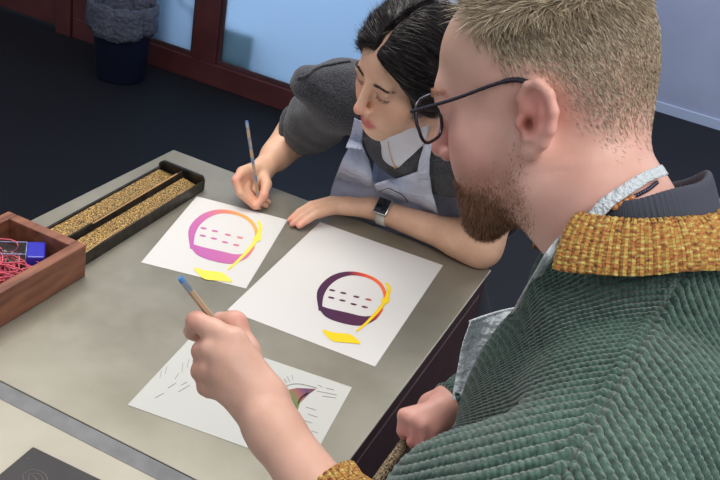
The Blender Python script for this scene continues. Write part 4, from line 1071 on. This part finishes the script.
# right arm and drawing hand
RS_ = np.array([-.694, 1.675, 1.084])
relb = D(297, 134, 2.17); rwr = T(265, 167, .852)
v = Vol(np.min([relb, rwr, T(235, 210, .8)], axis=0)-.07, np.max([relb, rwr, T(235, 150, .85), D(330, 100, 1.9)], axis=0)+.06, .0026)
v.cap(rwr, relb, .0255, .043, .01); v.cap(relb, RS_*.7+relb*.3, .041, .038, .03); v.cap(rwr*.65+relb*.35, relb, .034, .041, .02)
Mi, Mm, Mr, Ml = T(242, 172, .866), T(244, 175, .858), T(248, 178, .848), T(252, 181, .840)
for q, r in zip((Mi, Mm, Mr, Ml), (.0125, .0125, .012, .011)): v.cap(rwr, q, .019, r, .012)
v.cap(rwr, T(262, 184, .832), .020, .017, .012)
v.chain([Mi, T(236, 180, .860), T(240, 193, .838), T(254, 206.5, .811)], [.0112, .0100, .0088, .0070], .003)
v.chain([Mm, T(239, 186, .843), T(245, 197, .822), T(257, 207, .8085)], [.0110, .0098, .0088, .0070], .003)
v.chain([Mr, T(246, 191, .832), T(254, 200, .817), T(266, 205.5, .8075)], [.0108, .0096, .0085, .0068], .003)
v.chain([Ml, T(254, 191, .826), T(261, 197, .816), T(269, 202, .808)], [.0098, .0086, .0076, .0060], .003)
v.chain([T(263, 174, .850), T(266.5, 184, .846), T(263.5, 196, .832), T(256.5, 206.5, .8135)], [.0150, .0115, .0100, .0072], .006)
v.half((0, 0, .8006), (0, 0, -1), .001)
raV, raQ = v.mesh(2)
# left arm and resting hand
lel = T(481, 246, .8435); lwr = T(371, 208, .832)
v = Vol(np.min([lel, lwr, T(285, 225, .8)], axis=0)-[.05, .06, .04], np.max([lel, lwr, T(285, 215, .82)], axis=0)+[.06, .10, .12], .0024)
v.cap(lwr, lel, .0235, .0415, .008); v.ell(T(460, 238, .846), (.05, .042, .041), .02); v.cap(lel, lel+np.array([.0, .07, .13]), .042, .05, .03)
MC = [T(331, 200.5, .838), T(333, 204, .838), T(336, 207.5, .834), T(340, 210, .827)]
for q, r in zip(MC, (.0112, .0115, .011, .010)): v.cap(lwr, q, .018, r, .012)
v.chain([MC[0], T(311, 205, .834), T(299, 212, .822), T(289.5, 220, .8095)], [.0105, .0090, .0080, .0064], .0025)
v.chain([MC[1], T(313, 209.5, .834), T(301, 217, .821), T(291.5, 224.5, .8085)], [.0108, .0092, .0082, .0064], .0025)
v.chain([MC[2], T(317, 214, .829), T(307, 220.5, .818), T(299, 226.5, .8085)], [.0104, .0090, .0080, .0064], .0025)
v.chain([MC[3], T(328, 212.5, .822), T(320, 215.5, .816), T(311.5, 218, .8095)], [.0092, .0080, .0070, .0058], .0025)
v.chain([T(362, 205, .83), T(346, 203, .818)+[0, .012, 0], T(333, 203, .812)+[0, .012, 0], T(322, 206, .8095)+[0, .008, 0]], [.015, .012, .0095, .0075], .006)
v.half((0, 0, .8006), (0, 0, -1), .001)
laV, laQ = v.mesh(2)
# trunk under the clothes
vo = Vol((-.80, 1.45, .70), (-.20, 2.15, 1.30), .008)
RS, LS = RS_, np.array([-.335, 1.675, 1.075])
HIP = np.array([-.48, 2.03, .88])
vo.cap(ww((0, -.028, -.035)), WNB, .0475, .051, .02); vo.cap(WNB, (-.50, 1.74, 1.02), .05, .07, .04); vo.cap((-.50, 1.79, 1.0), (-.5, 1.88, .98), .06, .07, .03); vo.cap((-.5, 1.88, .98), HIP, .07, .10, .05); vo.cap(RS, LS, .036, None, .04); vo.cap(RS, relb, .04, .036, .02); vo.cap(LS, lel, .04, .036, .02)
cV, cQ = vo.mesh(1)
cr_ = handcol(raV, [T(236, 180, .860), T(254, 206, .811), T(263, 196, .832)], (226, 182, 156), (224, 146, 128), .02)
cl_ = handcol(laV, [T(289, 220, .81), T(291, 224, .81), T(299, 226, .81), T(311, 218, .81)], (228, 184, 152), (228, 156, 136), .025)
def face_cols(P):
    global x, y, z, base
    x, y, z = P.T; base = np.tile(s2l(228, 184, 156), (len(P), 1))
    mixw((214, 142, 122), .45*bl_(.042, .066, -.02, .028)); mixw((222, 138, 118), .6*bl_(0, .118, -.026, .014))
    mixw((196, 100, 98), .95*(bl_(.010, .097, -.061, .010)+bl_(.006, .097, -.070, .010)+bl_(.018, .09, -.065, .006)))
    mixw((178, 128, 110), .5*bl_(.033, .088, .024, .011)); mixw((74, 50, 44), .85*np.exp(-((z-.0112)/.0018)**2)*(np.abs(np.abs(x)-.032) < .0135)*(y > .074))
    return base
def wom_cols(V):
    Lp = wl(V); head = (Lp[:, 2] > -.15) & (np.abs(Lp[:, 0]) < .12) & (np.abs(Lp[:, 1]) < .15)
    c = handcol(V, [T(236, 180, .860), T(254, 206, .811), T(263, 196, .832), T(289, 220, .81), T(291, 224, .81), T(299, 226, .81), T(311, 218, .81)], (226, 182, 152), (224, 148, 128), .022)
    c[head] = face_cols(Lp[head]); return c
fuse([(ww(wV), wQ), (raV, raQ), (laV, laQ), (cV, cQ)], .0024, wom_cols, M['skin_woman'], wom)
# finger nails of the resting hand
# hair
vo = Vol((-.115, -.15, -.10), (.115, .12, .165), .0022)
vo.ell((0, -.014, .048), (.0840, .105, .092), .01); vo.ell((.022, -.012, .055), (.067, .106, .097), .012); vo.ell((-.024, -.012, .056), (.070, .107, .098), .012); vo.ell((0, -.050, .010), (.080, .070, .075), .03)
for s in (-1, 1): vo.ell((s*.066, -.014, .010), (.026, .050, .056), .02)
vo.ell((0, .103, -.004), (.088, .085, .098), .010, op='sub'); vo.ell((0, -.01, -.09), (.065, .075, .055), .02, op='sub')
pt_ = []
for yy in np.linspace(.085, -.050, 18):
    zz = .048+.090*math.sqrt(max(0, 1-((yy+.014)/.105)**2)); pt_.append((.0012*math.sin(yy*160), yy, zz))
for k, off in ((0, 0), (1, .004), (2, -.004)):
    vo.chain([(a, b*(1+off*3), c+off) for a, b, c in pt_], [.0036+.0*k]*18, .002, op='sub')
vo.chain([(a, b*1.02, c+.010) for a, b, c in pt_], [.0062]*18, .005, op='sub')
uV, uQ = vo.mesh(2)
nn_ = vnormals(uV, uQ); wv = np.sin(uV[:, 1]*150+2.2*np.sin(uV[:, 0]*60))*np.sin(np.abs(uV[:, 0])*90+uV[:, 2]*40)
uV = uV+nn_*(.0016*wv)[:, None]
me = np_mesh('hair', ww(uV), uQ); set_col(me, np.tile(s2l(26, 22, 24), (len(uV), 1))) if len(me.vertices) == len(uV) else 0
hr = link('hair', me, M['hair_dark'], wom)
rg = np.random.default_rng(8)
def wh(c): return (np.linalg.norm((c-np.array([0, -.014, .048]))/np.array([.0765, .097, .084]), axis=1) > .98)*(np.abs(c[:, 0]) > .0060).astype(float)
sp_, si = sample(uV, uQ, 20000, rg, wh); sn = vnormals(uV, uQ)[uQ[si, 0]]
sx = np.sign(sp_[:, 0]); wvv = .5*np.sin(sp_[:, 1]*70+sp_[:, 2]*50)[:, None]*np.array([0, 1, .3])
dd = np.stack([sx*1.0, -.75+0*sx, -.55+0*sx], 1)+wvv*.5+rg.normal(size=sp_.shape)*.07; dd -= sn*(dd*sn).sum(1)[:, None]; dd /= np.linalg.norm(dd, axis=1)[:, None]
tone = rg.random(len(sp_))[:, None]**2; cols = np.array(s2l(16, 13, 15))*(1-tone)+np.array(s2l(52, 43, 42))*tone
o = strands('hair_strands', ww(sp_+sn*.0004), dd@WM.T, sn@WM.T, rg.uniform(.018, .045, len(sp_)), np.full(len(sp_), .0007), cols, rg.uniform(.0, .02, len(sp_)), wom, M['hair_dark'], 4, .05, seed=9)
tag(o, kind='stuff')
# eyebrows and lashes
def arc_strands(name, pts, nrm, n, ln, dv, wd, col):
    t = rg.random(n); P_ = catmull(pts, 200)[(t*199).astype(int)]+rg.normal(size=(n, 3))*.0007
    d_ = np.tile(dv, (n, 1)).astype(float)+rg.normal(size=(n, 3))*.15; d_ /= np.linalg.norm(d_, axis=1)[:, None]
    return (P_, d_, np.tile(nrm, (n, 1)).astype(float), ln, wd, col)
wtree = bvh(wV, wQ)
def onface(xx, zz, off=.0006):
    h = wtree.ray_cast(Vector((xx, .3, zz)), Vector((0, -1, 0))); return np.array(h[0])+np.array([0, off, 0])
for s_ in (-1, 1):
    for part_, n_ in (('eyebrow', 300), ('eyelashes', 60)):
        bp_ = []; bd_ = []; bl2 = []
        for i in range(n_):
            t = rg.random()
            if n_ == 300: bp_.append(onface(s_*(.014+.036*t), .0360+.006*math.sin(t*2.6)-.004*t+rg.normal()*.0016*(1-.6*t))); bd_.append((s_*.9, .1, .25-.5*t)); bl2.append(.006)
            else: bp_.append(onface(s_*(.020+.025*t), .0112-.001*abs(t-.5))); bd_.append((s_*.3*(t-.3), .75, -.5)); bl2.append(.0055)
        bp_ = np.array(bp_); bd_ = np.array(bd_); bd_ += rg.normal(size=bd_.shape)*.10; bd_ /= np.linalg.norm(bd_, axis=1)[:, None]; nr = np.tile([0, 1., 0], (len(bp_), 1))
        tag(strands(part_, ww(bp_), bd_@WM.T, nr@WM.T, np.array(bl2), np.full(len(bp_), .00045), np.tile(s2l(48, 36, 32), (len(bp_), 1)), np.full(len(bp_), .08), wom, M['hair'], 2, .05), kind='stuff')
# sweater
v = Vol((-.86, 1.52, .74), (-.18, 2.22, 1.20), .0055)
v.cap(RS, LS, .067, .064, .02); v.cap(RS, D(309, 84, 1.86), .055, .040, .05); v.ell((-.505, 1.745, 1.01), (.165, .095, .10), .04); v.cap((-.50, 1.88, .98), HIP, .108, .12, .05)
v.cap(WNB+[0, .02, -.035], WNB+[0, .04, -.06], .062, .075, .03)
el2 = RS*.28+relb*.72
v.cap(RS+[-.004, 0, .0], el2, .070, .064, .03); v.cap(el2, RS*.18+relb*.82, .068, .064, .01)
v.cap(RS*.45+relb*.55, RS*.33+relb*.67, .073, .070, .008)
l2 = LS*.52+lel*.48; v.cap(LS, l2, .066, .058, .03); v.cap(LS*.58+lel*.42, l2, .061, .060, .008)
ux, uy, uz = [np.linspace(0, 1, 5)]*3
v.half(relb*.80+RS*.20, (relb-RS)/np.linalg.norm(relb-RS), .012) if False else None
kV, kQ = v.mesh(2); P_ = kV
kn_ = vnormals(kV, kQ); kV = kV+kn_*(.0016*np.sin(P_[:, 0]*60+3*np.sin(P_[:, 2]*40))*np.sin(P_[:, 2]*70+P_[:, 1]*50))[:, None]
wsw = link('sweater', np_mesh('s', kV, kQ), M['wool_grey'], wom); ktree = bvh(kV, kQ)
P = [cast(ktree, p_, .002) for p_ in [(298, 78), (306, 76), (314, 70), (322, 67), (332, 65), (341, 63), (350, 62)]]; P = [p_ for p_ in P if p_ is not None]
if len(P) > 2: link('shoulder_seam', np_mesh('s', *tube_vq(catmull(P, 60), .0028, 8)), M['wool_grey'], wsw)
# rolled sleeve ends
def roll(c, ax, r, t, mt, parent, name):
    ax = ax/np.linalg.norm(ax); s = np.cross(ax, [0, 0, 1.]); s /= np.linalg.norm(s); q = np.cross(ax, s)
    P = [c+(s*math.cos(a)+q*math.sin(a))*(r+.0012*math.sin(5*a))+ax*.002*math.sin(3*a) for a in np.linspace(0, 2*math.pi, 48, endpoint=False)]
    return link(name, np_mesh(name, *tube_vq(P, t, 10, True)), mt, parent)
roll(RS*.16+relb*.84, relb-RS, .052, .012, M['wool_grey'], wsw, 'rolled_cuff')
roll(LS*.48+lel*.52, lel-LS, .049, .011, M['wool_grey'], wsw, 'rolled_cuff')
# shirt collar, necklace, apron laid over the trunk
both = bvh(*merge([(cV, cQ), (kV, kQ)]))
def behind_arm(p):
    for _ in range(420):
        lim = 1.752 if p[2] < .88 else 1.752-.16*min(1, (p[2]-.88)/.07)
        if p[1] >= lim: break
        p = CAM+(p-CAM)*1.0003
    return p
sh = patch('shirt', [(378, 132), (382, 143), (384, 157), (391, 164), (398, 166.5)], [(428, 118), (428, 130), (424, 142), (412, 155), (400, 166)], 22, 20, .003, .0015, M['shirt'], wom, both, sm=1)
P = [c for c in (cast(both, p_, .0065) for p_ in [(390, 140), (391, 148), (394, 158), (397.5, 165)]) if c is not None]
P = P if len(P) > 1 else [D(390, 141, 1.83), D(397.5, 165, 1.86)]
nk = link('necklace', np_mesh('n', *tube_vq(catmull(P, 30), .0007, 6)), M['goldchain'], wom)
c_ = P[-1]; vv_ = Vol(c_-.007, c_+.007, .0012); vv_.ell(c_, (.0038, .0022, .0042), 0); link('pendant', np_mesh('p', *vv_.mesh(1)), M['goldchain'], nk)
ap = patch('apron', [(350, 146), (346, 153), (338, 170), (333, 184), (330, 196), (330, 212), (334, 226)], [(366, 145), (370, 162), (372, 176), (376, 188), (380, 200), (384, 212), (388, 226)], 26, 16, .007, .0016, M['apron_w'], wom, both, ripple=.0022, push=behind_arm)
ap2 = patch('bib_panel', [(374.5, 184), (377, 192), (381, 203), (386, 215), (390, 228)], [(429, 166), (431, 178), (433, 192), (436, 205), (440, 222)], 18, 26, .007, .0016, M['apron_w'], ap, both, ripple=.003, push=behind_arm)
st = patch('apron_strap', [(356, 116), (354, 124), (350, 136), (346, 148)], [(366, 121), (365, 128), (363, 138), (362, 150)], 14, 6, .008, .0018, M['apron_w'], ap, both, sm=1, push=behind_arm)
st2 = patch('apron_strap', [(426, 138), (423, 150), (420, 160), (418, 176)], [(433, 140), (431, 150), (430, 160), (430, 176)], 12, 5, .008, .0018, M['apron_w'], ap, both, sm=1, push=behind_arm)
bt = bvh(get_co(ap2.data).astype(float), np.array([list(p_.vertices) for p_ in ap2.data.polygons])); P = [c for c in (cast(bt, p_, .0012) for p_ in [(380, 191), (388, 188), (396, 191), (404, 196), (408, 202)]) if c is not None]
if len(P) > 2: link('apron_drawing', np_mesh('d', *tube_vq(catmull(P, 30), .0009, 6)), M['frame'], ap)
# skirt of the apron hangs down behind the bench
G = [[(-.64+.26*u, 1.76+.02*math.sin(9*u+3*q)+.25*q*.1, .98-.62*q) for u in np.linspace(0, 1, 24)] for q in np.linspace(0, 1, 16)]
V_, Q_ = grid_vq(np.array(G)); link('apron_skirt', np_mesh('k', *solidify(V_, Q_, .0016)), M['apron_w'], ap)
# wrist watch
wa = T(386, 212, .8345)-0; axw = (lel-lwr)/np.linalg.norm(lel-lwr); up_ = -ray(382, 208)/np.linalg.norm(ray(382, 208))*.85+np.array([0, -.0, 1.])*.45; up_ -= axw*(up_@axw); up_ /= np.linalg.norm(up_); sd_ = np.cross(axw, up_)
tpar = (wa-lwr)@axw; cW = lwr+axw*tpar; rW = .0235+.018*tpar/np.linalg.norm(lel-lwr)+.0015
G = []
for a in np.linspace(0, 2*math.pi, 40, endpoint=False):
    row = []
    for (h, e) in ((-.0112, 0), (-.010, .0022), (.010, .0022), (.0112, 0)): row.append(cW+axw*h+(up_*math.cos(a)+sd_*math.sin(a))*(rW+e))
    G.append(row)
V_, Q_ = grid_vq(np.array(G), closed_u=True)
wt = link('watch_band', np_mesh('w', V_, Q_), M['band_white'], wom)
def obox(name, c, hx, hy, hz, mt, parent, bev):
    bm = bmesh.new(); MX = Matrix(((axw[0], sd_[0], up_[0], c[0]), (axw[1], sd_[1], up_[1], c[1]), (axw[2], sd_[2], up_[2], c[2]), (0, 0, 0, 1)))
    box(bm, (-hx*1.12, -hy*1.12, -hz), (hx*1.12, hy*1.12, hz), MX, bev, 3); return link(name, bm_mesh(bm), mt, parent, True)
obox('watch_case', cW+up_*(rW+.003), .0155, .0185, .0050, M['watch_case'], wt, .0045)
obox('watch_screen', cW+up_*(rW+.0078), .0130, .0160, .0008, M['watch_glass'], wt, .0006)
# trousers and shoes
fd = np.array([0, -1., 0]); ft = [(-.58, 2.02, 0), (-.38, 2.02, 0)]
V_, Q_ = legs(HIP, [(-.58, 1.98, .47), (-.38, 1.98, .47)], ft, fd); link('trousers', np_mesh('t', V_, Q_), M['trousers'], wom); shoes(ft, fd, wom)
print('t woman', time.time()-T0)
# ------------------------------------------------------------------ light
def area(name, loc, rot, sx, sy, p, col=(1, 1, 1)):
    l = bpy.data.lights.new(name, 'AREA'); l.shape = 'RECTANGLE'; l.size = sx; l.size_y = sy; l.energy = p; l.color = col
    o = bpy.data.objects.new(name, l); C.objects.link(o); o.location = loc; o.rotation_euler = rot; return o
area('overhead_light', (-1.4, 1.6, 2.85), (0, 0, 0), 1.6, 1.2, 46, (1, .96, .90))
area('overhead_light', (.9, .2, 2.85), (0, 0, 0), 1.4, 1.4, 32, (1, .96, .92))
area('overhead_light', (-.2, 3.8, 2.8), (0, 0, 0), 1.6, 1.2, 26, (.92, .96, 1))
area('backroom_light', (-2.2, Y1+1.3, 1.2), (-math.pi/2, 0, 0), 2.4, 2.2, 25, (.66, .80, 1))
area('overhead_light', (.6, 4.9, 2.8), (0, 0, 0), 1.8, 1.0, 42, (.94, .96, 1))  # unseen extra light, added to brighten the back wall
w = bpy.data.worlds.new('world'); SC.world = w; w.use_nodes = True; w.node_tree.nodes['Background'].inputs[0].default_value = (.88, .92, 1, 1); w.node_tree.nodes['Background'].inputs[1].default_value = .55
SC.view_settings.view_transform = 'Standard'; SC.view_settings.look = 'None'; SC.view_settings.gamma = 1; SC.view_settings.exposure = 0; SC.view_settings.use_curve_mapping = False
print('t end', time.time()-T0)
